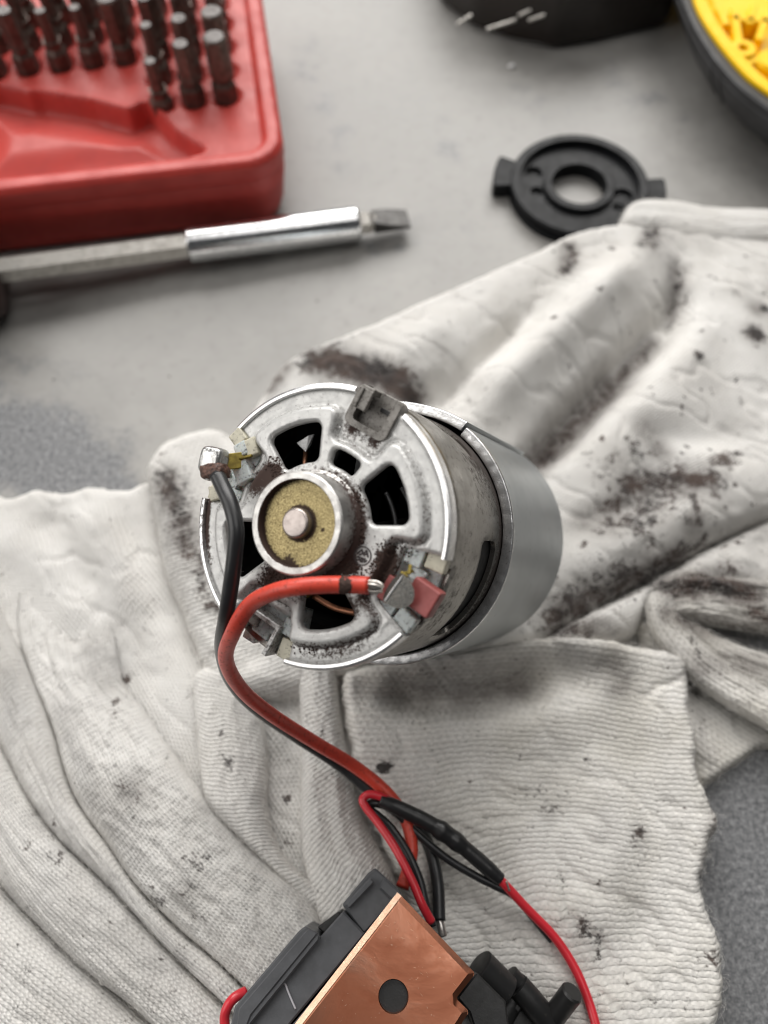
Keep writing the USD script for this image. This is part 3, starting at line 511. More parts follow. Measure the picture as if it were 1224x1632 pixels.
for ps, r, s in [([(650, 1100), (740, 1105), (830, 1090)], 24, .45), ([(900, 1050), (960, 1075)], 22, .40), ([(640, 1090), (600, 1110)], 16, .4), ([(960, 1110), (990, 1090)], 18, .35), ([(150, 1040), (170, 1070)], 26, .45), ([(200, 990)], 26, .22), ([(95, 1420), (160, 1470), (260, 1540)], 30, .26), ([(35, 1150), (20, 1080)], 20, .30),
    ([(1160, 860), (1220, 850)], 30, .30), ([(1050, 390), (1080, 450)], 22, .45), ([(1050, 300)], 10, .2), ([(960, 1340), (1000, 1420)], 26, .18), ([(440, 1120), (455, 1230)], 22, .34), ([(390, 1110), (400, 1180)], 20, .30), ([(1000, 760), (1120, 780)], 40, .35), ([(1150, 900), (1220, 930)], 30, .4), ([(900, 950), (1020, 900)], 30, .3), ([(1060, 930), (1200, 950)], 24, .7), ([(560, 590), (660, 620)], 36, .4), ([(870, 720), (1050, 520)], 18, .42), ([(280, 800), (310, 900)], 34, .4),
    ([(100, 1130), (150, 1260), (220, 1370)], 16, .35), ([(60, 1300), (160, 1400), (300, 1540)], 12, .4), ([(10, 1420), (110, 1530), (200, 1600)], 12, .4), ([(330, 1290), (420, 1370)], 14, .3), ([(20, 860), (90, 900)], 30, .16), ([(160, 860), (200, 950)], 26, .2), ([(390, 1200), (420, 1330)], 14, .35), ([(560, 1250), (600, 1340)], 10, .4), ([(1110, 1080), (1130, 1200)], 20, .4), ([(1150, 1040), (1224, 1080)], 24, .35), ([(960, 1000), (1060, 1040)], 20, .5), ([(1130, 620), (1180, 700)], 30, .18), ([(740, 480), (860, 440)], 26, .14), ([(700, 560), (760, 620)], 24, .2), ([(1060, 1200), (1080, 1400)], 20, .15), ([(700, 1200), (900, 1210)], 26, .12), ([(868, 1280)], 26, .28), ([(1010, 1335)], 18, .35), ([(925, 1480), (945, 1510)], 24, .35), ([(960, 1300), (985, 1400)], 20, .2), ([(780, 1460), (800, 1500)], 30, .2), ([(840, 1560), (900, 1600)], 30, .22), ([(100, 1350)], 25, .2), ([(215, 1270)], 22, .25), ([(60, 1560), (150, 1620)], 30, .15), ([(1100, 1000), (1200, 1100)], 16, .25)]: SOOT_AND_SHADE += seg(ps, r, s)
OIL_AND_SHADE = []  # grease stains, plus shade painted into the valley, cuff folds and under the motor
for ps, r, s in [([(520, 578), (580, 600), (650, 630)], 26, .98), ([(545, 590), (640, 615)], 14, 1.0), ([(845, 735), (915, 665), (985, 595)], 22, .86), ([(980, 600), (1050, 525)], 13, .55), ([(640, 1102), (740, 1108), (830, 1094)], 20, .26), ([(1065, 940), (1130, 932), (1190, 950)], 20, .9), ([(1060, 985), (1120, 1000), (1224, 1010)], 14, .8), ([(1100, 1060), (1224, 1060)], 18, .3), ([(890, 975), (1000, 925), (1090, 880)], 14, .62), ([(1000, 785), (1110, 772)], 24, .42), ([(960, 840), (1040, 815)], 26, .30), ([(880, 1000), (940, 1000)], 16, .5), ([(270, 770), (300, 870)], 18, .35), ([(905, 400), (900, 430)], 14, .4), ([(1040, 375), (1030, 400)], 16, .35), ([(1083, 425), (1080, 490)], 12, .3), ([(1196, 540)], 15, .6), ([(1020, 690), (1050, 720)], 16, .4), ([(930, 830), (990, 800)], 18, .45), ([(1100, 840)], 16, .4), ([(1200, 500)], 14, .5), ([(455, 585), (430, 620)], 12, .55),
    ([(215, 1270)], 20, .12), ([(300, 1425)], 14, .16), ([(1132, 1290), (1120, 1390)], 8, .20), ([(640, 612)], 18, .5), ([(1200, 985)], 16, .6), ([(960, 1060), (980, 1100)], 14, .2)]: OIL_AND_SHADE += seg(ps, r, s)
def blot(L, xy):
    d = np.zeros(len(xy))
    for ab, r, s in L:
        a, b = ab; e = b - a; q = xy - a; t = np.clip((q @ e) / max(e @ e, 1e-9), 0, 1); dd = ((q - t[:, None] * e) ** 2).sum(1)
        d = np.maximum(d, s * np.exp(-.5 * dd / r ** 2 * 1.6))
    return d
def cloth_prims(v):
    base = .10 * fbm(v * .02 + 3, 3, 8)
    return {'dirt': blot(DIRT_AND_SHADE, v[:, :2]) + base, 'soot_and_shade': blot(SOOT_AND_SHADE, v[:, :2]), 'oil_and_shade': blot(OIL_AND_SHADE, v[:, :2])}  # all three masks mix real stains with painted fold shade
# how low the motor hangs above the gloves
GX = np.arange(-70, 90, .5); GY = np.arange(0, 130, .5); UND = np.full((len(GX), len(GY)), 1e3)
tt, ww = np.meshgrid(np.radians(np.arange(0, 360, .4)), np.arange(REAR, -25, .25)); S = mpt(0, 0, 0) + (24.6 * np.cos(tt))[..., None] * MU + (24.6 * np.sin(tt))[..., None] * MV + ww[..., None] * MA
tt2, rr2 = np.meshgrid(np.radians(np.arange(0, 360, .6)), np.arange(0, 24.6, .3)); S2 = mpt(0, 0, REAR) + (rr2 * np.cos(tt2))[..., None] * MU + (rr2 * np.sin(tt2))[..., None] * MV
tt3, ww3 = np.meshgrid(np.radians(np.arange(0, 360, .4)), np.arange(-25, .5, .25)); S3 = mpt(0, 0, 0) + (22.3 * np.cos(tt3))[..., None] * MU + (22.3 * np.sin(tt3))[..., None] * MV + ww3[..., None] * MA
for q in (S, S2, S3):
    q = q.reshape(-1, 3); np.minimum.at(UND, (np.clip(((q[:, 0] + 70) / .5).astype(int), 0, len(GX) - 1), np.clip((q[:, 1] / .5).astype(int), 0, len(GY) - 1)), q[:, 2])
UND = minimum_filter(UND, 3)
def under(xy):
    i = ((xy[:, 0] + 70) / .5).astype(int); j = (xy[:, 1] / .5).astype(int); ok = (i >= 0) & (i < len(GX)) & (j >= 0) & (j < len(GY)); out = np.full(len(xy), 1e3)
    out[ok] = UND[i[ok], j[ok]]; return out
def press(v):
    lim = under(v[:, :2]) - .35; v[:, 2] = np.where(v[:, 2] > lim, np.maximum(lim, .25), v[:, 2]); return v
M_knit = knit('knit_cotton', base=(.78, .765, .735), bump=.30, tint=(.70, .68, .645)); M_knit2 = knit('knit_cotton_fine', base=(.80, .785, .755), bump=.30, tint=(.72, .70, .665)); M_cuff = knit('knit_cuff', base=(.82, .80, .76), bump=.27, tint=(.68, .655, .60))

def ridge_h(ridges, xy):
    h = np.zeros(len(xy))
    for ps, H, w in ridges:
        c = smoothline(Us(ps, ZS)[:, :2], step=1.0); d, i = cKDTree(c).query(xy); t = i / max(len(c) - 1, 1); taper = sstep(0, .22, t) * sstep(0, .22, 1 - t)
        h += H * np.exp(-(d / w) ** 2) * (.35 + .65 * taper)
    return h
def flat_cloth(poly_px, base, ridges, edge, rib=1.2, ribdir=0., step=.7, wav=1.2, seed=1, rough_edge=.25, zlow=.3, uvw=2.0, crease=.55):
    P0 = smoothline(np.vstack([Us(poly_px, base * .5)[:, :2], Us(poly_px[:1], base * .5)[:, :2]]), step=.8); P0 = P0 + rough_edge * 2 * (np.stack([noise(np.c_[P0 * .8, P0[:, :1] * 0], seed), noise(np.c_[P0 * .8, P0[:, :1] * 0], seed + 1)], 1) - .5)
    poly = Polygon(P0).buffer(0); poly = max(getattr(poly, 'geoms', [poly]), key=lambda g: g.area)
    P, T, B = fill(poly, step, seed=seed); d = cKDTree(B).query(P)[0]
    body = base + ridge_h(ridges, P) + wav * (fbm(np.c_[P * .045, P[:, :1] * 0], 3, seed) - .5) * 2 + .55 * (fbm(np.c_[P * .16, P[:, :1] * 0], 3, seed + 4) - .5)
    t = np.clip(d / edge, 0, 1); z = zlow + np.maximum(body - zlow, .6) * np.sqrt(np.clip(1 - (1 - t) ** 2, 0, 1))
    cr_ = 1 - np.abs(2 * fbm(np.c_[P @ np.array([[.8, .6], [-.6, .8]]) * [.05, .11], P[:, :1] * 0 + seed], 3, seed + 20) - 1); z = z - crease * sstep(.86, 1.0, cr_) * sstep(0, 1, d / edge) + .5 * crease * (cr_ - .8) * sstep(0, 1, d / edge)
    v = press(np.c_[P, np.maximum(z, .2)]); a = math.radians(ribdir); x, y = P[:, 0] * math.cos(a) + P[:, 1] * math.sin(a), -P[:, 0] * math.sin(a) + P[:, 1] * math.cos(a)
    bend = uvw * (fbm(np.c_[P * .03, P[:, :1] * 0], 2, seed + 9) - .5) * 4 + .35 * (z - base)
    return tm(v, T), np.stack([(y + bend) / rib, x / (rib * 1.35)], 1)
def finger(left, right, H, zb, rib=.85, across=False, nt=50, p=2.7, endr=(0, 0), seed=1, wr=.8, hump=None, zproj=None, shear=0.):
    """a flattened tube of cloth between two edge lines"""
    zp = zb + .4 * H if zproj is None else zproj
    L0, R0 = smoothline(Us(left, zp), step=.3), smoothline(Us(right, zp), step=.3)
    N = int(max(np.linalg.norm(np.diff(L0, axis=0), axis=1).sum(), np.linalg.norm(np.diff(R0, axis=0), axis=1).sum()) / .6) + 4
    s = np.linspace(0, 1, N); f = lambda A: np.stack([np.interp(s, np.linspace(0, 1, len(A)), A[:, k]) for k in range(2)], 1)
    Lx, Rx = f(L0), f(R0); C, W = (Lx + Rx) / 2, (Rx - Lx) / 2
    ln = np.linalg.norm(np.gradient(C, axis=0), axis=1).cumsum(); width = 2 * np.linalg.norm(W, axis=1)
    k = np.ones(N)
    for e, arr in ((endr[0], ln), (endr[1], ln[-1] - ln)):
        if e: k *= np.sqrt(np.clip(1 - (1 - np.clip(arr / e, 0, 1)) ** 2, 0, 1)) * .995 + .005
    q = np.sin(np.linspace(-np.pi / 2, np.pi / 2, nt)); q = .55 * q + .45 * np.linspace(-1, 1, nt)
    X = C[:, None] + W[:, None] * q[None, :, None] * k[:, None, None]
    prof = (1 - np.abs(q) ** p) ** (1 / p); hh = H if hump is None else H * np.interp(s, *zip(*hump))
    Z = zb + (hh * k)[:, None] * prof[None] if hump is not None else zb + H * k[:, None] * prof[None]
    sl = np.stack([np.broadcast_to(ln[:, None] * .06, Z.shape), np.broadcast_to(q[None] * width[:, None] * .12, Z.shape), np.zeros_like(Z)], -1)
    Z = Z + wr * (fbm(sl * [1, 1.6, 1] + seed * 7.1, 4, seed) - .5) * 2 * prof[None] + .4 * wr * (fbm(sl * [6, 3, 1] + seed, 3, seed + 3) - .5) * 2 * prof[None]
    V = press(np.concatenate([X, Z[..., None]], -1).reshape(-1, 3)); F = []
    a = np.arange(N - 1)[:, None] * nt + np.arange(nt - 1)[None]; a = a.ravel(); F = np.vstack([np.stack([a, a + 1, a + nt], 1), np.stack([a + 1, a + nt + 1, a + nt], 1)])
    arc = np.concatenate([[0], np.cumsum(np.hypot(np.diff(q), np.diff(prof) * H / np.maximum(width.mean() / 2, 1)))]); arc = arc - arc.mean()
    us = (arc[None] * (width[:, None] / 2)) ; vs = np.broadcast_to(ln[:, None], us.shape) + shear * us + 1.5 * (fbm(sl * [2, 1, 1], 2, seed) - .5)
    uv = np.stack([vs / rib, us / (rib * 1.35)], -1) if across else np.stack([us / rib, vs / (rib * 1.35)], -1)
    m = tm(V, F)
    if m.face_normals[:, 2].mean() < 0: m = tm(V, F[:, ::-1])
    return m, uv.reshape(-1, 2)
def add_cloth(parent, name, mu, material, label=None):
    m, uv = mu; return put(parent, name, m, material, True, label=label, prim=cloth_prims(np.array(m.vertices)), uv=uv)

gA = Thing('work_glove', 'white knit work glove with black grease stains, spread behind and right of the motor', 'glove', U((1000, 600), 0))
add_cloth(gA, 'glove_back', flat_cloth([(360, 720), (395, 668), (432, 606), (470, 570), (545, 538), (640, 498), (740, 455), (840, 412), (908, 378), (985, 362), (1060, 366), (1150, 372), (1330, 376), (1340, 620), (1330, 800), (1224, 830), (1130, 872), (1060, 915), (1000, 945), (930, 985), (860, 1030), (760, 1060), (640, 1040), (520, 960), (420, 860)], 8.5,
    [([(850, 742), (905, 680), (975, 602), (1040, 535), (1078, 480)], -14., 4.6), ([(740, 690), (820, 610), (905, 530), (990, 445), (1020, 415)], 8.5, 7.0), ([(930, 760), (1010, 680), (1100, 570), (1150, 470)], 3.0, 8.),
     ([(690, 655), (760, 580), (840, 505)], -4.5, 3.0), ([(590, 600), (690, 540), (800, 478), (910, 415)], 3.0, 8.), ([(640, 655), (690, 625), (720, 590)], -4, 4), ([(880, 990), (960, 948), (1060, 905), (1160, 850)], -3, 6), ([(900, 930), (1000, 880), (1120, 800), (1230, 740)], 3.5, 8), ([(1090, 400), (1085, 480), (1070, 540)], -2.2, 3.5), ([(1180, 420), (1200, 520), (1190, 640)], 1.5, 9), ([(1020, 690), (1110, 700), (1200, 680)], -1.5, 4), ([(930, 840), (1040, 800), (1150, 780)], -1.6, 4)], 4.2, rib=.75, ribdir=38, step=.75, wav=1.3, seed=3), M_knit2)
add_cloth(gA, 'finger', finger([(985, 352), (1010, 326), (1060, 322), (1130, 334), (1240, 338), (1340, 340)], [(985, 366), (1020, 380), (1060, 386), (1130, 396), (1240, 396), (1340, 400)], 7, 3.0, seed=21, endr=(4, 0), wr=.5), M_knit2)
add_cloth(gA, 'side_flap', flat_cloth([(800, 1040), (870, 1008), (940, 975), (1010, 940), (1075, 905), (1150, 862), (1330, 800), (1330, 1010), (1200, 985), (1100, 960), (1045, 955), (1030, 985), (1000, 1020), (900, 1045)], 5.5, [([(900, 1000), (1000, 965), (1080, 930), (1180, 890)], 2.0, 4), ([(1100, 930), (1224, 900)], 2, 6)], 3.5, rib=.8, ribdir=25, seed=5, wav=1.0), M_knit2)
gD = gA
add_cloth(gD, 'cuff_fold', flat_cloth([(1010, 990), (1060, 985), (1110, 1040), (1190, 1100), (1320, 1150), (1320, 1215), (1224, 1192), (1180, 1216), (1118, 1254), (1092, 1215), (1060, 1110)], 4.0, [([(1070, 1110), (1120, 1180), (1140, 1230)], 1.5, 3)], 2.0, rib=1.2, ribdir=-35, seed=8, wav=.7), M_cuff)
add_cloth(gD, 'cuff_fold', finger([(1040, 925), (1100, 908), (1175, 920), (1260, 930), (1330, 935)], [(1062, 985), (1112, 992), (1170, 1000), (1250, 1010), (1330, 1015)], 4.6, 5.0, rib=1.1, seed=31, endr=(3, 0), wr=1.5, p=3.2), M_cuff)
add_cloth(gD, 'cuff_fold', finger([(1078, 965), (1120, 1000), (1180, 1030), (1330, 1075)], [(1080, 1010), (1120, 1058), (1190, 1100), (1330, 1150)], 3.0, 5.0, rib=1.1, seed=33, endr=(3, 0), wr=1.2, p=4), M_cuff)
add_cloth(gD, 'cuff_fold', finger([(1068, 938), (1082, 985), (1135, 1045), (1200, 1085), (1330, 1150)], [(1028, 945), (1042, 1010), (1098, 1078), (1180, 1135), (1330, 1215)], 3.4, 7.0, rib=1.1, seed=32, endr=(4, 0), wr=1.0, p=4.2), M_cuff)

gB = Thing('work_glove', 'white knit work glove with its fingers lying in long folds at the lower left', 'glove', U((300, 1300), 0))
add_cloth(gB, 'palm', flat_cloth([(-130, 806), (-30, 786), (20, 792), (62, 780), (108, 786), (150, 776), (205, 780), (235, 768), (330, 780), (420, 900), (560, 1020), (660, 1080), (700, 1200), (700, 1420), (680, 1760), (-140, 1760)], 5.0,
    [([(-40, 850), (60, 900), (140, 1000)], 2.2, 6), ([(110, 790), (170, 880), (215, 990)], 2.6, 6), ([(40, 800), (100, 880), (150, 960)], -1.8, 4), ([(190, 800), (225, 900), (270, 1010)], -2.2, 4), ([(240, 780), (260, 880), (300, 990), (330, 1080)], -3, 3)], 4.0, rib=.8, ribdir=-58, seed=11, step=.8, wav=1.0), M_knit2)
add_cloth(gB, 'thumb', flat_cloth([(230, 748), (246, 720), (272, 700), (320, 686), (362, 690), (440, 760), (540, 860), (620, 960), (600, 1060), (520, 1100), (470, 1120), (420, 1120), (340, 1110), (318, 1060), (290, 985), (262, 920), (246, 840)], 10.0, [([(262, 760), (290, 880), (330, 990)], 1.5, 5), ([(360, 960), (400, 1080)], -2, 4)], 5.5, rib=1.15, ribdir=22, seed=13, step=.6, wav=.9, rough_edge=.2), M_knit)
add_cloth(gB, 'finger', finger([(470, 1030), (476, 1100), (480, 1190), (478, 1300), (482, 1370), (500, 1450), (540, 1560)], [(535, 1040), (538, 1090), (545, 1150), (560, 1230), (578, 1300), (604, 1350), (660, 1460)], 6.0, 5.0, rib=.95, across=True, seed=41, wr=.8, shear=.35), M_knit)
add_cloth(gB, 'finger', finger([(306, 1060), (306, 1110), (312, 1180), (318, 1230), (332, 1285), (390, 1345), (440, 1392), (520, 1470)], [(392, 1060), (400, 1095), (421, 1163), (426, 1224), (425, 1284), (434, 1325), (460, 1375), (540, 1440)], 5.5, 6.0, rib=.9, across=True, seed=42, wr=.8, endr=(4, 0), hump=[(0, .6), (.5, 1), (.8, .8), (1, .3)], shear=-.3), M_knit)
add_cloth(gB, 'finger', finger([(30, 900), (20, 985), (40, 1062), (80, 1158), (114, 1264), (168, 1345), (206, 1401), (242, 1441), (290, 1487), (350, 1538), (420, 1610), (480, 1680)], [(170, 960), (192, 1080), (226, 1128), (258, 1178), (284, 1213), (329, 1274), (385, 1335), (436, 1381), (491, 1426), (520, 1480), (570, 1560), (640, 1640)], 6.3, 5.5, rib=.82, seed=43, wr=1.5, nt=70, hump=[(0, -.15), (.12, .1), (.4, 1), (.7, 1), (1, .8)]), M_knit)
add_cloth(gB, 'finger', finger([(-60, 1080), (0, 1190), (30, 1248), (56, 1292), (100, 1346), (152, 1392), (198, 1438), (253, 1498), (304, 1548), (360, 1602), (440, 1680)], [(-30, 900), (5, 985), (42, 1062), (82, 1158), (116, 1264), (172, 1345), (208, 1401), (242, 1441), (290, 1490), (352, 1540), (460, 1660)], 6.0, 4.5, rib=.85, seed=44, wr=1.0, nt=54), M_knit)
add_cloth(gB, 'finger', finger([(-80, 1310), (0, 1411), (30, 1447), (71, 1487), (117, 1533), (167, 1573), (218, 1612), (300, 1690)], [(-60, 1090), (0, 1185), (32, 1246), (60, 1292), (104, 1346), (156, 1394), (202, 1440), (258, 1500), (380, 1630)], 7.0, 4.5, rib=.85, seed=45, wr=.9, nt=60), M_knit)
add_cloth(gB, 'finger', finger([(-160, 1500), (-60, 1640), (20, 1720), (120, 1800)], [(-90, 1300), (0, 1405), (75, 1485), (170, 1570), (250, 1650)], 7.0, 4.0, rib=.85, seed=46, wr=1.0, nt=60), M_knit)

gC = Thing('work_glove', 'flat ribbed white glove cuff below the motor, frayed brown hem at its right', 'glove', U((850, 1300), 0))
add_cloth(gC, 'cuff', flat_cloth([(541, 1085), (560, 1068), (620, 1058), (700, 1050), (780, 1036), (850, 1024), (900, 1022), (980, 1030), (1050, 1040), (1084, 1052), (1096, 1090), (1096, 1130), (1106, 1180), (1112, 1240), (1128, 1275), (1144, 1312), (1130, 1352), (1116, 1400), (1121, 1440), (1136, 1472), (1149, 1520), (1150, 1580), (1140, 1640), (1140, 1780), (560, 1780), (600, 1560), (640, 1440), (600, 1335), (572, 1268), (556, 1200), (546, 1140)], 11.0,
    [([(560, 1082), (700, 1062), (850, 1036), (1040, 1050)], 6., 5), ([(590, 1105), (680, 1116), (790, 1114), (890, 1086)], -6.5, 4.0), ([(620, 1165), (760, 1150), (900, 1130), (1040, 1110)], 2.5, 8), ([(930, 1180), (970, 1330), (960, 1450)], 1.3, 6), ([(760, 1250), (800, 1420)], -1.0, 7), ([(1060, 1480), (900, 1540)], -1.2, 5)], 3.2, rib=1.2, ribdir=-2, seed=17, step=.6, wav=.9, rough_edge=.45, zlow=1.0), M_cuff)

# ---------------------------------------------------------------- wires
M_redwire = pbr('red_silicone', (.66, .068, .040), .38, 0, (.55, .05, .03), 400., bump=.02, dirt=.21, dscale=1600., dcol=(.05, .025, .02))
M_redthin = pbr('red_pvc', (.60, .025, .04), .30, 0, (.50, .02, .03), 400., dirt=.08)
M_blackwire = pbr('black_silicone', (.022, .023, .025), .33, 0, (.014, .014, .015), 500., bump=.012, dirt=.10, dcol=(.10, .08, .07))
M_shrink = pbr('heat_shrink_black', (.016, .016, .017), .34, 0, None, 500., bump=.03, bscale=1500.)
M_tin = pbr('tinned_strands', (.62, .60, .57), .3, .9, (.42, .38, .34), 1200., bump=.02)
def W(p, z): return U(p, z)
def mp3(px, w): x, y, w = MPX(px, w); return mpt(x, y, w)
rw = Thing('motor_wire', 'thick red wire from the red-padded terminal looping down to the copper module', 'wire', W((600, 1250), 0))
red_path = [mp3((588, 933), 3.6), mp3((560, 932), 4.3), mp3((520, 932), 5.6), mp3((478, 935), 6.9), mp3((438, 943), 7.0), mp3((400, 963), 5.6), W((374, 1003), 65.5), W((360, 1050), 56), W((384, 1097), 45.5), W((430, 1137), 36), W((500, 1182), 25.5), W((566, 1222), 18.5), W((617, 1264), 16), W((647, 1308), 15.5), W((656, 1350), 15.5), W((650, 1388), 16), W((641, 1415), 16.5)]
put(rw, 'insulation', tube(red_path, 1.28, 20, .5), M_redwire, True)
sp = mp3((588, 933), 3.6); ep = mp3((609, 937), 2.9); st = []
for k in range(9):
    o = MU * 0 + MV * (.75 * math.cos(k * .7)) + MA * (.75 * math.sin(k * .7)); o *= (.5 if k % 3 == 0 else 1)
    st.append(tube([sp - (ep - sp) * .15 + o, (sp + ep) / 2 + o * .9 + MV * .15 * math.sin(k), ep + o * .55], .27, 6, .3))
put(rw, 'bare_strands', cat(*st), M_tin, True)
dq = smoothline([mp3((538, 932), 4.98), mp3((551, 932), 4.58), mp3((565, 932), 4.18)], step=.12); dm_ = tube(dq, np.array([1.18, 1.3, 1.33, 1.34, 1.33, 1.3, 1.18]), 28, raw=True)
dm_.vertices += (fbm(dm_.vertices * 1.8, 3)[:, None] - .5) * .22 * (dm_.vertices - dq[cKDTree(dq).query(dm_.vertices)[1]])
put(rw, 'dust_patch', dm_, M_dirt, True)

bw = Thing('motor_wire', 'thick black wire from the solder lump, down beside the red one', 'wire', W((680, 1340), 0))
blk_path = [mp3((346, 757), 5.2), mp3((356, 778), 5.6), mp3((368, 806), 6.2), mp3((376, 840), 6.6), mp3((375, 875), 6.4), mp3((369, 925), 5.6), W((360, 985), 64.8), W((354, 1035), 55), W((368, 1083), 43), W((404, 1125), 33), W((470, 1172), 20.5), W((545, 1222), 13.5), W((615, 1280), 12.5), W((660, 1312), 12.0), W((684, 1350), 12.3), W((697, 1405), 13), W((700, 1468), 14)]
put(bw, 'insulation', tube(blk_path, 1.25, 20, .5), M_blackwire, True)
put(bw, 'bare_end', tube([W((700, 1466), 14), W((703, 1478), 14.2), W((706, 1492), 14)], .8, 10, .3), M_tin, True)

lw = Thing('lamp_wire', 'thin red wire bent out of the module into the black shrink tube', 'wire', W((650, 1400), 0))
put(lw, 'insulation', tube([W((688, 1470), 19), W((672, 1440), 20), W((656, 1402), 20), W((630, 1352), 19.5), W((603, 1312), 18.5), W((584, 1288), 18), W((578, 1274), 18), W((590, 1266), 18), W((612, 1272), 18), W((640, 1290), 18)], .82, 14, .4), M_redthin, True)
lw2 = Thing('lamp_wire', 'thin red wire running from the shrink tube to the bottom edge', 'wire', W((880, 1500), 0))
put(lw2, 'insulation', tube([W((770, 1378), 14.8), W((800, 1405), 14.4), W((840, 1448), 13.2), W((884, 1494), 12.2), W((916, 1543), 12), W((936, 1590), 12.3), W((951, 1640), 13), W((960, 1690), 13)], .88, 14, .4), M_redthin, True)
put(lw2, 'nick', tube([W((807, 1404), 15.4), W((812, 1420), 15.0)], .2, 6, .3), M_tin, True, label='pale scrape on the red wire')
lk = Thing('lamp_wire', 'thin black wire looping from the module up beneath the shrink tube', 'wire', W((640, 1330), 0))
put(lk, 'insulation', tube([W((690, 1476), 17), W((678, 1440), 17.5), W((668, 1400), 17.5), W((648, 1356), 17), W((622, 1318), 16.5), W((600, 1298), 16), W((586, 1287), 16.2), W((594, 1280), 16.6), W((625, 1290), 16.2), W((664, 1328), 15.6), W((712, 1368), 14.6), W((758, 1396), 13.8), W((790, 1412), 13.4), W((820, 1428), 13.0), W((850, 1462), 11.8), W((880, 1498), 11.0)], .80, 14, .4), M_blackwire, True)
hs = Thing('shrink_tube', 'black shrink tube with a bulge in the middle, joining thin red wires', 'tube', W((710, 1335), 0))
hp = smoothline([W((606, 1275), 18), W((640, 1290), 17.9), W((680, 1310), 17.2), W((715, 1332), 16.4), W((755, 1364), 15.4), W((798, 1402), 14.4)], n=80)
rr_ = np.interp(np.linspace(0, 1, 80), [0, .1, .3, .42, .48, .55, .60, .68, .75, .9, 1], [1.15, 1.45, 1.55, 1.6, 1.95, 1.65, 1.85, 1.5, 1.5, 1.5, 1.25]) + .06 * (noise(np.c_[np.arange(80) * .3, np.zeros(80), np.zeros(80)]) - .5)
put(hs, 'sleeve', tube(hp, rr_, 20, raw=True), M_shrink, True)
lo = Thing('lamp_wire', 'short red wire loop at the lower left corner of the copper module', 'wire', W((362, 1610), 0))
put(lo, 'insulation', tube([W((392, 1580), 17), W((374, 1590), 18), W((363, 1604), 18), W((358, 1622), 17.5), W((360, 1650), 17), W((364, 1690), 16)], .9, 14, .4), M_redthin, True)

# ---------------------------------------------------------------- switch module with the copper plate
M_copper = mat('copper_sheet', {'g': ('geometry', {}), 'n1': ('noise_texture', {'scale': 85., 'detail': 8., 'roughness': .62, 'distortion': .8}), 'n2': ('noise_texture', {'scale': 900., 'detail': 6., 'roughness': .7}),
    'r1': ('rgb_ramp', {'ramp': [(.30, (.36, .125, .068)), (.50, (.47, .185, .108)), (.62, (.55, .25, .16)), (.74, (.63, .37, .27))]}),
    'w': ('noise_texture', {'scale': 900., 'detail': 3., 'distortion': 2.0}), 'sc': ('map_range', {'range_type': 'smoothstep', 'from_min': .70, 'from_max': .75, 'to_min': 0., 'to_max': .4, 'clamp': True}), 'm': ('mix_color', {'b': (.92, .74, .58)}),
    'rr': ('map_range', {'from_min': .35, 'from_max': .65, 'to_min': .40, 'to_max': .24, 'clamp': True}), 'b': ('bump', {'strength': 1., 'distance': .05 * MM}), 'p': ('principled_bsdf', {'metallic': 1.})},
    [('g.position', 'n1.vector'), ('g.position', 'n2.vector'), ('g.position', 'w.vector'), ('n1.fac', 'r1.fac'), ('r1.color', 'm.a'), ('w.fac', 'sc.value'), ('sc.result', 'm.fac'), ('m.result', 'p.base_color'), ('n1.fac', 'rr.value'), ('rr.result', 'p.roughness'), ('n1.fac', 'b.height'), ('b.normal', 'p.normal')])
M_copper_edge = pbr('worn_and_highlight_copper', (.95, .70, .52), .32, 1., (.75, .45, .30), 300., bump=.05)  # pale copper: painted highlight on the bevel, bare metal in the scratches
M_greyplast = pbr('charcoal_plastic', (.085, .088, .095), .5, 0, (.062, .064, .069), 350., bump=.02, bscale=3500., dirt=.10, dcol=(.20, .19, .18))
M_darkplast = pbr('black_plastic', (.015, .015, .0155), .42, 0, (.010, .010, .010), 500., bump=.02, bscale=2500., dirt=.12, dcol=(.14, .12, .10))
sw = Thing('switch_module', 'charcoal trigger switch with a copper plate on top, at the bottom edge', 'switch', W((620, 1560), 6))
ZT = 27.0
def prism(px, z0, z1, r=.4, name='housing', m=None, parent=sw, label=None, holes=()):
    p = Polygon(Us(px, z1)[:, :2]); p = roundin(p, r) if r else p
    for h in holes: p = p.difference(h)
    return put(parent, name, bev(p, z0, z1, .3), m or M_greyplast, 30, label=label)
hole = Point(*U((627, 1588), ZT)[:2]).buffer(2.45, 24)
cu = roundin(Polygon(Us([(636, 1424), (758, 1552), (727, 1592), (748, 1613), (700, 1690), (640, 1790), (400, 1790), (420, 1700)], ZT)[:, :2]), .5).difference(hole)
put(sw, 'copper_plate', bev(cu, ZT - 1.4, ZT, .95, .42), M_copper, 30)
put(sw, 'plate_edge', tm(*(lambda A, B, n1, w_: (np.array([A, B, B + n1 * w_ - [0, 0, .42], A + n1 * w_ - [0, 0, .42]]) + [0, 0, .03], np.array([[0, 1, 2], [0, 2, 3]])))(U((640, 1428), ZT), U((425, 1705), ZT), np.array([-.79, .61, 0]), .95)), M_copper_edge)  # paler strip along the left bevel, its highlight put into the colour
put(sw, 'hole_floor', trimesh.creation.cylinder(2.6, .6, sections=32).apply_translation((*U((627, 1588), ZT)[:2], ZT - 1.2)), M_darkplast, 30)
prism([(638, 1428), (752, 1556), (722, 1594), (742, 1616), (690, 1690), (630, 1790), (380, 1790), (410, 1700)], 6, ZT - 1.45, .5, 'housing')
prism([(456, 1640), (557, 1519), (582, 1489), (547, 1452), (513, 1490), (380, 1630), (300, 1720), (380, 1740)], 7, ZT - 1.7, .35, 'side_step')
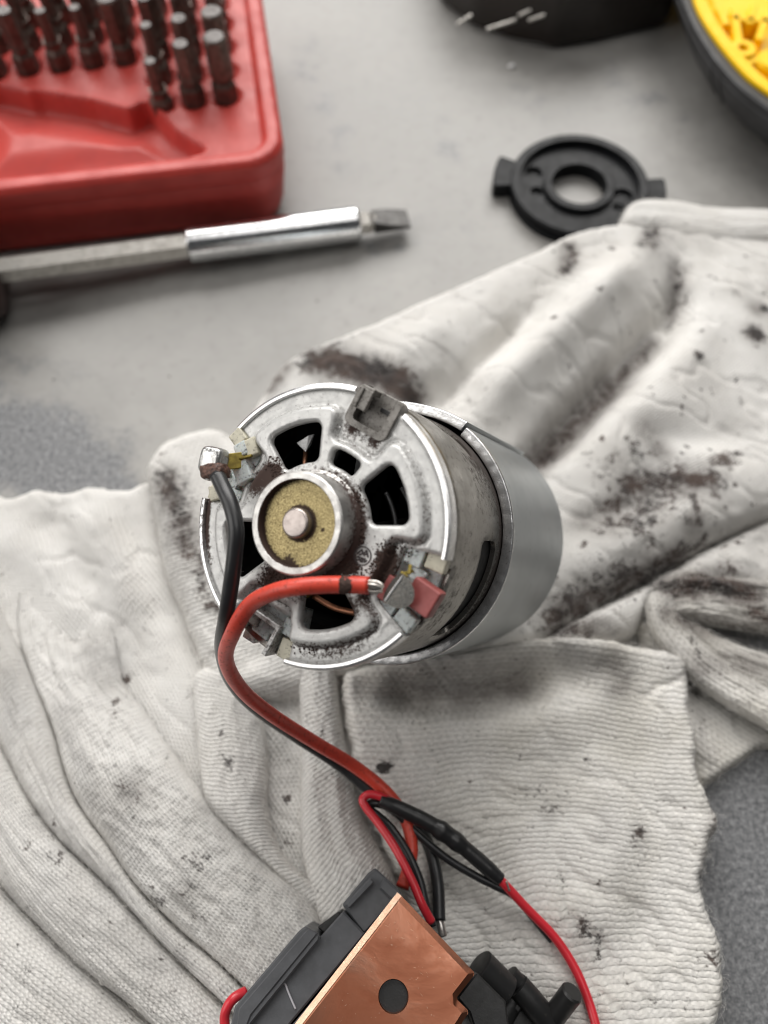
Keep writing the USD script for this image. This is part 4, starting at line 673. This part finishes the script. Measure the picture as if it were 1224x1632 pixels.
prism([(580, 1489), (640, 1422), (598, 1383), (586, 1392), (545, 1442)], 7, ZT - 2.6, .5, 'end_block')
prism([(604, 1415), (628, 1438), (640, 1424), (612, 1398)], 7, ZT - 1.9, .3, 'end_lug')
prism([(549, 1441), (590, 1398), (598, 1406), (556, 1450)], 7, ZT - 1.2, .3, 'end_rib')
prism([(514, 1492), (486, 1476), (476, 1484), (374, 1604), (366, 1640), (330, 1720), (368, 1735), (390, 1645)], 7, ZT - .4, .8, 'side_lid')
prism([(505, 1478), (520, 1492), (548, 1462), (540, 1452)], 7, ZT - 3.2, .3, 'side_notch', M_darkplast)
lid2 = roundin(Polygon(Us([(508, 1486), (490, 1480), (380, 1608), (376, 1640), (345, 1715), (360, 1720), (400, 1618)], ZT)[:, :2]), .4)
put(sw, 'lid_panel', bev(lid2, ZT - .6, ZT - .05, .2), M_greyplast, 30)
put(sw, 'scratch', tube([W((442, 1565), ZT - 1.3), W((453, 1567), ZT - 1.55), W((459, 1580), ZT - 1.55), W((464, 1592), ZT - 1.55), W((471, 1608), ZT - 1.55)], .18, 6, .3), pbr('pale_scratch', (.50, .49, .52), .6, bump=.05), True, label='pale lilac scratch on the side step')
def cyl(a, b, r, n=28, taper=1.): 
    return tube(np.array([a, a + (b - a) * .04, a + (b - a) * .96, b], float), np.array([r * .86, r, r * taper, r * taper * .86]), n, raw=True)
prism([(728, 1590), (760, 1550), (806, 1596), (812, 1640), (760, 1650), (748, 1613)], 10, 22, .5, 'lever_block', M_darkplast)
put(sw, 'lever_boss', cyl(W((762, 1538), 18), W((806, 1582), 16), 3.1), M_darkplast, 35)
put(sw, 'lever_boss', cyl(W((744, 1572), 16), W((790, 1606), 15), 3.6), M_darkplast, 35)
put(sw, 'lever_lug', cat(cyl(W((812, 1552), 15), W((836, 1578), 14), 1.7), rbox(3.6, 5.5, 6, .4).apply_transform(trimesh.transformations.rotation_matrix(-.8, (0, 0, 1))).apply_translation(W((826, 1580), 12))), M_darkplast, 35)
put(sw, 'lever_arm', cat(tube([W((826, 1572), 15), W((852, 1602), 14.5), W((880, 1640), 13), W((890, 1680), 13)], 2.3, 16, .8), tube([W((818, 1590), 13), W((796, 1632), 13), W((786, 1680), 13)], 2.2, 14)), M_darkplast, 40)
put(sw, 'lever_knob', cyl(W((872, 1634), 12), W((913, 1580), 17.5), 2.05), M_darkplast, 35)
prism([(770, 1600), (860, 1612), (900, 1640), (900, 1700), (740, 1700), (752, 1640)], 8, 12.5, .6, 'lever_base', M_darkplast)

# ---------------------------------------------------------------- bit driver
M_chrome = pbr('chrome_sleeve', (.80, .81, .82), .20, 1., (.70, .71, .72), 300., rvar=.05, dirt=.06)
M_hexs = pbr('worn_nickel', (.62, .60, .56), .38, .9, (.40, .38, .35), 420., bump=.03, bscale=2500., dirt=.2, dcol=(.12, .10, .09))
M_bitsteel = pbr('dark_bit_steel', (.17, .13, .11), .5, .6, (.09, .066, .056), 600., bump=.03, bscale=2500., dirt=.10)
M_bittip = pbr('worn_bit_tip', (.17, .16, .155), .6, .6, (.10, .09, .085), 900., bump=.03, dirt=.12)
dA, dB, dC, dD = W((650, 350), 3.4), W((571, 356.5), 5.4), W((299, 391), 7.6), W((-160, 452), 13.0)
M_tipg = pbr('dark_grey_tip', (.085, .083, .08), .45, .7, (.055, .052, .05), 600., bump=.02)
drv = Thing('bit_driver', 'chrome bit driver with a flat bit, lying before the red case', 'screwdriver', W((430, 380), 0))
ax = (dB - dC) / np.linalg.norm(dB - dC)
def along(prof, o, ax, n=48, ph=0.):
    z = ax; x = np.cross([0, 0, 1.], z); x /= np.linalg.norm(x); M = np.eye(4); M[:3, 0], M[:3, 1], M[:3, 2], M[:3, 3] = x, np.cross(z, x), z, o
    m = lathe(prof, n)
    if ph: m.apply_transform(trimesh.transformations.rotation_matrix(ph, (0, 0, 1)))
    return moved(m, M)
LB = np.linalg.norm(dB - dC)
put(drv, 'sleeve', along([(3.6, .8), (4.7, 0), (5.15, .5), (5.15, LB - .7), (4.8, LB), (3.9, LB + .05), (3.9, LB - .6)], dC, ax, 64), M_chrome, 25)
LS = np.linalg.norm(dD - dC)
put(drv, 'hex_shaft', along([(0, -2), (3.75, -2), (3.75, LS), (0, LS)], dD, (dC - dD) / LS, 6, .35), M_hexs, False)
LT = np.linalg.norm(dA - dB)
put(drv, 'bit_shank', along([(0, -1), (3.4, -1), (3.4, 3.2), (2.9, 4.2), (2.6, 5.4), (0, 5.6)], dB, ax, 6, .4), M_hexs, False)
xt = ax; yt = np.cross([0, 0, 1.], xt); yt /= np.linalg.norm(yt)
hb = trimesh.convex.convex_hull(np.vstack([[dB + ax * 4.5 + yt * a * 2.6 + np.array([0, 0, b * 2.2]) for a in (-1, 1) for b in (-1, 1)], [dB + ax * 9.5 + yt * a * 3.6 + np.array([0, 0, b * .95]) for a in (-1, 1) for b in (-1, 1)], [dB + ax * LT + yt * a * 3.5 + np.array([0, 0, b * .45 - .6]) for a in (-1, 1) for b in (-1, 1)]]))
put(drv, 'flat_tip', hb, M_tipg, False)
put(drv, 'handle', along([(0, -80), (9, -80), (13, -74), (14, -50), (12.5, -20), (13.4, -6), (12, -1.5), (8, 0), (0, 0)], W((-1, 431), 12.2), (dC - dD) / LS, 40), pbr('dark_handle', (.055, .035, .033), .45, 0, (.035, .022, .02), 200.), 35)

# ---------------------------------------------------------------- red case of bits
M_red = pbr('red_plastic', (.50, .050, .038), .46, 0, (.42, .036, .028), 130., bump=.02, bscale=2200., dirt=.14, dscale=700., dcol=(.25, .05, .045), subsurface_weight=.06, subsurface_scale=.001)
ZC = 25.0; AN = math.radians(9.0); EX = np.array([math.cos(AN), math.sin(AN)]); EY = np.array([-EX[1], EX[0]])
pf, pr_ = U((300, 272), ZC)[:2], U((443, 170), ZC)[:2]; CO = EX * (pr_ @ EX) + EY * (pf @ EY)      # front right corner of the rim
def c2w(P): return CO + P[:, :1] * EX + P[:, 1:2] * EY
def w2c(P): q = np.asarray(P)[..., :2] - CO; return np.stack([q @ EX, q @ EY], -1)
CW, CD = 135.0, 95.0
def rrect(x0, y0, x1, y1, r): return sbox(x0 + r, y0 + r, x1 - r, y1 - r).buffer(r, 16)
case_o = rrect(-CW, 0, 0, CD, 11); rim_i = case_o.buffer(-5.2)
PITX, PITY = 9.55, 11.3
ZD = ZC - 1.6
bc0 = w2c(U((360, 153), ZD))
rec = w2c(Us([(-60, 132), (0, 137), (45, 148), (62, 147), (150, 161), (206, 177), (226, 165), (240, 166), (262, 190), (276, 206), (312, 228), (330, 240), (300, 250), (200, 262), (0, 288), (-80, 300)], ZD))
rec = rounded(Polygon(rec).intersection(rim_i.buffer(-.6)), 1.2)
bits = []
for row, cols in ((0, range(0, 3)), (1, range(0, 3)), (2, range(0, 10)), (3, range(0, 10)), (4, range(0, 10))):
    for c in cols:
        q = bc0 + np.array([-c * PITX * (1 if c < 3 else 1.03), row * PITY]); bits.append((row, c, q))
pits = shapely.union_all([Point(*q).buffer(4.3, 12) for _, _, q in bits])
def case_z(P):
    di, do = sdist(rim_i, P), sdist(case_o, P)
    z = np.where(di > 0, ZD, ZC) + 0. * di
    z = ZC - (ZC - ZD) * sstep(-.3, .6, di) - .5 * np.exp(-(di / .45) ** 2) - 1.6 * (1 - np.sqrt(np.clip(1 - (1 - np.clip(do / 1.9, 0, 1)) ** 2, 0, 1)))
    dr = sdist(rec, P); fl = 5.5 + 1.2 * fbm(np.c_[P * .06, P[:, :1] * 0], 2, 3)
    z -= fl * sstep(-.6, 1.6, dr) * (1 - .55 * sstep(4, 16, dr)); z += .35 * np.exp(-((dr + 1.1) / .8) ** 2)
    z -= 1.1 * sstep(-.35, .35, sdist(pits, P)) * (di > 1) * (dr < -1.5)
    return z
P, T, B = fill(case_o, .95); top = tm(np.c_[c2w(P), case_z(P)], T)
n = 260; rings = []
ext = case_o.exterior
base = np.array([ext.interpolate(k / n, normalized=True).coords[0] for k in range(n)])
nrm = np.roll(base, -1, 0) - np.roll(base, 1, 0); nrm /= np.linalg.norm(nrm, axis=1)[:, None]; nrm = np.stack([nrm[:, 1], -nrm[:, 0]], 1)
if ((base - base.mean(0)) * nrm).sum() < 0: nrm = -nrm
for off, z in ((0, ZC - 1.6), (.05, ZC - 5.5), (-.7, ZC - 6.3), (-.8, ZC - 7.2), (-.4, ZC - 10), (-.9, 12), (-1.8, 5), (-3.2, 1.2), (-4.6, .15)): rings.append(np.c_[c2w(base + nrm * off), np.full(n, z)])
V = np.vstack(rings); k = np.arange(n); k2 = (k + 1) % n; F = np.vstack([np.vstack([np.c_[k + i * n, k + (i + 1) * n, k2 + i * n], np.c_[k2 + i * n, k + (i + 1) * n, k2 + (i + 1) * n]]) for i in range(len(rings) - 1)])
side = tm(V, F)
if (side.face_normals[:, :2] * (side.triangles_center[:, :2] - c2w(np.array([[-CW / 2, CD / 2]])))).sum() < 0: side = tm(V, F[:, ::-1])
cs = Thing('bit_case', 'open red plastic bit case with rounded corner and a scooped finger recess', 'tool case', (*CO, 0))
put(cs, 'tray', top, M_red, 50)
put(cs, 'wall', side, M_red, 50)
# the bits: three kinds, first ones built, the rest refer to them
def bit_parts(t, kind):
    ln, rt, form = {'slim': (16.5, 1.75, 6), 'medium': (17.5, 2.35, 8), 'wide': (18.5, 3.15, 6)}[kind]
    o = t.loc
    put(t, 'shank', cat(lathe([(0, -.9), (3.6, -.9), (3.6, 4.2), (3.3, 4.8), (2.7, 5.6), (2.6, 6.8), (3.0, 7.8), (0, 7.8)], 6)).apply_translation(o), M_bitsteel, False)
    a = np.linspace(0, 2 * np.pi, 48, endpoint=False); rad = rt * (1 + (.10 * np.cos(6 * a) if kind != 'wide' else .04 * np.cos(6 * a)))
    ms = []
    zs = [7.2, 9.2, ln - .5, ln]; sc = [1.35 if kind != 'wide' else 1.0, 1.0, 1.0, .86]
    V = np.vstack([np.c_[rad * s * np.cos(a), rad * s * np.sin(a), np.full(48, z)] for z, s in zip(zs, sc)]); k = np.arange(48); k2 = (k + 1) % 48
    F = np.vstack([np.vstack([np.c_[k + i * 48, k2 + i * 48, k2 + (i + 1) * 48], np.c_[k + i * 48, k2 + (i + 1) * 48, k + (i + 1) * 48]]) for i in range(3)])
    put(t, 'tip', tm(V, F).apply_translation(o), M_bitsteel, 30)
    put(t, 'tip_end', lathe([(0, ln - .3), (rt * .88, ln - .3), (rt * .86, ln + .02), (0, ln + .06)], 24).apply_translation(o), M_bittip, 30)
ORD = ['rightmost', 'second from right', 'third from right', 'fourth from right', 'fifth from right', 'sixth from right', 'seventh from right', 'eighth from right', 'ninth from right', 'tenth from right']
ROW = ['front short row', 'second row', 'third row', 'fourth row', 'fifth row']
protos = {}; KN = {0: 'wide', 1: 'medium', 2: 'slim'}
LOOK = {'wide': 'thick flat-ended', 'medium': 'medium round-ended', 'slim': 'slim-tipped'}
for row, c, q in bits:
    w = c2w(q[None])[0]; kind = KN[c] if row < 2 and c < 3 else ['medium', 'slim', 'medium', 'wide', 'slim'][(c * 3 + row * 2) % 5]
    label = f'{LOOK[kind]} dark bit, {ORD[c]} in the {ROW[row]} of the case'
    zb = ZD - (1.1 if not (row == 0 and c == 2) else 4.2)
    loc = (w[0], w[1], zb + .9)
    def inview(z):
        q = np.array([w[0], w[1], z]) - CAM; zz = q @ DIR; x_, y_ = CX + FPX * (q @ RT) / zz, CY - FPX * (q @ UPV) / zz; return x_ > -22 and y_ > -8
    if not (inview(zb) or inview(zb + 10)): continue
    if kind not in protos:
        t = Thing('screwdriver_bit', label, 'bit', loc, 'screwdriver bits standing in the red case'); bit_parts(t, kind); protos[kind] = t
    else:
        p = numbered('/World/screwdriver_bit'); x = UsdGeom.Xform.Define(stage, p); pr = x.GetPrim(); pr.GetReferences().AddInternalReference(protos[kind].path); pr.SetInstanceable(True)
        pr.SetCustomDataByKey('label', label)
        x.ClearXformOpOrder(); x.MakeMatrixXform().Set(Gf.Matrix4d().SetRotate(Gf.Rotation(Gf.Vec3d(0, 0, 1), float((row * 37 + c * 53) % 60))) * Gf.Matrix4d().SetTranslate(Gf.Vec3d(*(np.array(loc) * MM))))
        tag(pr, label, 'bit', 'screwdriver bits standing in the red case')

# ---------------------------------------------------------------- black mounting ring
M_ring = pbr('matt_black_nylon', (.008, .0085, .010), .42, 0, (.005, .0055, .006), 300., bump=.02, bscale=2000., dirt=.09, dcol=(.10, .10, .10), specular_ior_level=.14)
rc = np.array([*U((925, 287), 6)[:2], 0]); rg = Thing('mounting_ring', 'round black plastic ring with two ears and a centre hole', 'ring', rc)
rot_ = math.radians(-8)
def rp(poly, z0, z1, c=.5): return bev(poly, z0 * .58, z1 * .58, c * .6).apply_transform(trimesh.transformations.rotation_matrix(rot_, (0, 0, 1))).apply_translation(rc)
disk = lambda r: Point(0, 0).buffer(r, 48)
bore = disk(8.5)
put(rg, 'lower_flange', rp(disk(21.5).difference(bore), 0.1, 3.2), M_ring, 30)
put(rg, 'groove_wall', rp(disk(19.2).difference(disk(17.6)), 3.2, 6.0, .1), M_ring, 30)
scr = shapely.union_all([Point(x, y).buffer(r, 16) for x, y, r in ((-14.2, 4.5, 2.6), (14.0, -1.5, 3.0), (-12.9, -3.5, 1.9), (12.6, -6.8, 1.7))])
put(rg, 'deck', rp(disk(19.6).difference(bore).difference(scr), 4.2, 5.4, .2), M_ring, 30)
put(rg, 'upper_rim', rp(disk(21.6).difference(disk(18.6)), 6.0, 9.2, .6), M_ring, 30)
put(rg, 'hub', rp(disk(11.2).difference(bore), 3.2, 8.2, .5), M_ring, 30)
for a in (176, -2): 
    e = sector(20.0, 27.0, a - 15, a + 15, 12); put(rg, 'ear', rp(rounded(e, .8), 1.2, 8.6, .6), M_ring, 30)

# ---------------------------------------------------------------- drill shell, upper right
M_rub = pbr('grey_black_rubber', (.030, .031, .033), .5, 0, (.022, .022, .023), 150., bump=.03, bscale=1800.)
M_yel = pbr('yellow_plastic', (.92, .58, .002), .45, 0, (.90, .54, .002), 200., bump=.01, specular_ior_level=.2)
ZR = 24.0
sh = Thing('drill_shell', 'half of a yellow and black drill housing, open side up, at the upper right', 'drill housing', U((1200, 100), 0))
rim_px = [(1062, -70), (1089, 0), (1106, 40), (1134, 86), (1172, 131), (1209, 162), (1266, 202), (1340, 245)]
in_px = [(1090, -60), (1104, 0), (1120, 36), (1150, 80), (1188, 124), (1224, 152), (1280, 190), (1350, 228)]
ro = smoothline(Us(rim_px, ZR)[:, :2], n=60); ri = smoothline(Us(in_px, ZR)[:, :2], n=60); back = np.array([[210, 190], [210, 330], [85, 330]])
levels = [(.9, ZR), (.2, ZR - .5), (0, ZR - 1.4), (.6, ZR - 4), (2.6, ZR - 8), (6, 11), (11, 6.5), (17, 3.5), (26, 1.6)]
nn = np.gradient(ro, axis=0); nn /= np.linalg.norm(nn, axis=1)[:, None]; nn = np.stack([-nn[:, 1], nn[:, 0]], 1)
if (nn @ np.array([1, 1.])).mean() < 0: nn = -nn
V = np.vstack([np.c_[ri, np.full(60, ZR - .4)]] + [np.c_[ro + nn * o, np.full(60, z)] for o, z in levels]); F = []
for i in range(len(levels)): 
    for j in range(59): A = i * 60 + j; F += [[A, A + 60, A + 1], [A + 1, A + 60, A + 61]]
m = tm(V, F)
if m.face_normals[:118, 2].mean() < 0: m = tm(V, np.array(F)[:, ::-1])
put(sh, 'rubber_shell', m, M_rub, 40)
put(sh, 'seam_rib', tube(np.c_[ro + nn * .35, np.full(60, ZR - 2.8)], .4, 8, raw=True), M_rub, True)
for q in (30, 33): put(sh, 'grip_groove', tube([np.r_[ro[q] + nn[q] * .3, ZR - 1], np.r_[ro[q] + nn[q] * .7, ZR - 4], np.r_[ro[q] + nn[q] * 2.7, ZR - 8], np.r_[ro[q] + nn[q] * 6, 11]], .4, 8), M_darkplast, True)
inner = Polygon(np.vstack([ri + nn * 4.0, [[210, ri[-1][1] + 4], [210, 330], [ri[0][0] + 4, 330]]])).buffer(0)
put(sh, 'yellow_inner', sheet(inner, 3., lambda P: ZR + .3 - 6.5 * sstep(.5, 4, sdist(inner, P)), lambda P: np.full(len(P), ZR - 7.5)), M_yel, 40)
lip = Polygon(np.vstack([ri, (ri + nn * 4.2)[::-1]])).buffer(0); put(sh, 'yellow_lip', bev(lip, ZR - 3, ZR + 1.0, .4), M_yel, 30)
for a, b, w in [((1160, 36), (1148, 8), 1.2), ((1180, 66), (1172, 10), 1.3), ((1196, 34), (1204, 4), 1.2), ((1212, 60), (1224, 20), 1.3), ((1168, 24), (1230, 30), 1.2), ((1188, 96), (1240, 80), 1.6)]:
    A, Bp = U(a, ZR)[:2], U(b, ZR)[:2]; put(sh, 'rib', bev(LineString([A, Bp]).buffer(w, cap_style=2), ZR - 7.5, ZR - .5, .3), M_yel, 30)
pb = U((1184, 78), ZR)[:2]; put(sh, 'screw_boss', bev(Point(*pb).buffer(4.2, 20).difference(Point(*pb).buffer(1.6, 16)), ZR - 7.5, ZR + .5, .4), M_yel, 30)
put(sh, 'screw_hole', trimesh.creation.cylinder(1.7, 1, sections=16).apply_translation((*pb, ZR - 3)), M_darkplast, 30)
pb = U((1232, 92), ZR)[:2]; put(sh, 'shaft_seat', bev(Point(*pb).buffer(5., 24), ZR - 7.5, ZR - .2, .8), M_yel, 30)

# ---------------------------------------------------------------- dark tool body behind
M_gloss = pbr('glossy_black_body', (.020, .014, .011), .22, 0, (.014, .010, .008), 60.)
dk = Thing('battery_pack', 'glossy black battery pack at the top edge beside the drill shell', 'battery', U((880, 20), 0))
bp = Polygon(Us([(680, -40), (700, 6), (752, 46), (815, 68), (880, 82), (945, 72), (1010, 56), (1062, 44), (1070, -10), (1090, -200), (640, -200)], 0)[:, :2]); bp = roundin(bp, 4)
def taper(poly, zs):
    ms = None; V = []; e = poly.exterior; n = 160
    for off, z in zs:
        q = poly.buffer(off, 12); x = q.exterior; d0 = x.project(Point(e.coords[0])); V.append(np.c_[np.array([x.interpolate((d0 + k * x.length / n) % x.length).coords[0] for k in range(n)]), np.full(n, z)])
    V = np.vstack(V); k = np.arange(n); k2 = (k + 1) % n; F = np.vstack([np.vstack([np.c_[k + i * n, k2 + i * n, k + (i + 1) * n], np.c_[k2 + i * n, k2 + (i + 1) * n, k + (i + 1) * n]]) for i in range(len(zs) - 1)])
    m = tm(V, F); m.fix_normals(); return m
put(dk, 'body', cat(taper(bp, [(-3, .2), (-.5, 1.5), (0, 4), (-.5, 20), (-1.5, 24), (-4, 26), (-30, 26.2)])), M_gloss, 40)
for (a, b) in [((728, 36), (752, 24)), ((775, 44), (822, 32)), ((826, 22), (846, 16)), ((842, 30), (868, 24))]:
    A, Bp = U(a, 14), U(b, 16); A[1] -= 1.0; put(dk, 'painted_glint', tube([A, Bp], .5, 10), M_hexs, True)  # pale bars added to stand in for glints on the black side

# ---------------------------------------------------------------- crumbs
gr = np.random.default_rng(5); cr = []
for px in [(815, 107), (960, 265), (742, 320), (1205, 262), (985, 165), (270, 600), (120, 600), (560, 480), (690, 450)] + [(gr.uniform(480, 1000), gr.uniform(120, 480)) for _ in range(12)] + [(gr.uniform(0, 420), gr.uniform(540, 740)) for _ in range(7)]:
    p = U(px, 0); s = trimesh.creation.icosphere(1, gr.uniform(.08, .22)); s.vertices *= gr.uniform(.6, 1.4, 3); cr.append(s.apply_translation(p + [0, 0, .15]))
cm = put(None, 'crumbs', cat(*cr[1:]), M_dirt, True); tag(cm.prim, 'tiny dark crumbs scattered on the grey table', 'crumbs', None, 'stuff')
fl_ = put(None, 'white_chip', moved(rbox(2.2, 1.4, .8, .3), trimesh.transformations.rotation_matrix(.6, (0, 0, 1))).apply_translation(U((815, 107), 0) + [0, 0, .45]), pbr('white_chip_look', (.8, .8, .8), .5)); tag(fl_.prim, 'small white plastic chip on the table before the black battery', 'chip')

# ---------------------------------------------------------------- loose fibres of the knit
M_fuzz = pbr('cotton_fibre', (.74, .72, .68), .9, 0, None, 300., specular_ior_level=.1)
def fuzz(thing, part_path, n, seed, lo=.5, hi=1.6, edge_only=False):
    g = np.random.default_rng(seed); me = UsdGeom.Mesh(stage.GetPrimAtPath(part_path)); v = np.array(me.GetPointsAttr().Get()) / MM; f = np.array(me.GetFaceVertexIndicesAttr().Get()).reshape(-1, 3)
    a, b, c = v[f[:, 0]], v[f[:, 1]], v[f[:, 2]]; nr = np.cross(b - a, c - a); ar = np.linalg.norm(nr, axis=1); w = ar.copy()
    if edge_only: w = ar * (np.abs(nr[:, 2]) / np.maximum(ar, 1e-9) < .55)
    k = g.choice(len(f), n, p=w / w.sum()); u = g.dirichlet((1, 1, 1), n); p = a[k] * u[:, :1] + b[k] * u[:, 1:2] + c[k] * u[:, 2:]; d = nr[k] / np.maximum(ar[k], 1e-9)[:, None]
    t = g.normal(0, 1, (n, 3)); t -= d * (t * d).sum(1)[:, None]; t /= np.linalg.norm(t, axis=1)[:, None]; L = g.uniform(lo, hi, (n, 1)); t2 = np.cross(d, t)
    lift = g.uniform(.15, .6, (n, 1)); bend = g.normal(0, .4, (n, 1))
    P = np.stack([p, p + (t * .4 + d * lift * .6 + t2 * bend * .2) * L, p + (t * .75 + d * lift + t2 * bend * .6) * L, p + (t + d * lift * .9 + t2 * bend * 1.2) * L], 1).reshape(-1, 3) * MM
    cu = UsdGeom.BasisCurves.Define(stage, numbered(thing.path + '/loose_fibres')); cu.CreateTypeAttr('linear'); cu.CreatePointsAttr(Vt.Vec3fArray.FromNumpy(P.astype(np.float32))); cu.CreateCurveVertexCountsAttr(Vt.IntArray.FromNumpy(np.full(n, 4, np.int32)))
    cu.CreateWidthsAttr(Vt.FloatArray([.03 * MM])); cu.SetWidthsInterpolation('constant'); UsdShade.MaterialBindingAPI.Apply(cu.GetPrim()).Bind(M_fuzz); tag(cu.GetPrim(), None, None, None, 'stuff')
for th_ in (gA, gB, gC):
    for ch in list(stage.GetPrimAtPath(th_.path).GetChildren()):
        if ch.IsA(UsdGeom.Mesh): fuzz(th_, str(ch.GetPath()), 700, 3); fuzz(th_, str(ch.GetPath()), 500 if ch.GetName() != 'cuff' else 1600, 4, .6, 2.0 if ch.GetName() != 'cuff' else 2.8, True)

# fine scratches in the copper, catching the lamps
gq = np.random.default_rng(23); sc = []
for cx, cy, n, sp_, L in [(618, 1470, 16, 16, 9), (655, 1470, 9, 14, 12), (668, 1560, 9, 12, 10), (585, 1530, 8, 30, 7), (700, 1560, 10, 24, 10), (560, 1600, 8, 30, 9), (650, 1510, 8, 30, 14)]:
    for k in range(n * 2 // 3):
        a = np.array([cx, cy]) + gq.normal(0, sp_, 2); th = gq.normal(.6, .7); b = a + np.array([math.cos(th), math.sin(th)]) * gq.uniform(.2, .8) * L; m_ = (a + b) / 2 + gq.normal(0, 1.0, 2)
        if all(cu.buffer(-1.2).contains(Point(*U(q, ZT)[:2])) for q in (a, b)): sc.append(tube([U(a, ZT), U(m_, ZT) , U(b, ZT)] , np.array([.008, .026, .008]), 5, .5))
put(sw, 'scratches', cat(*sc), M_copper_edge, True, kind='stuff')
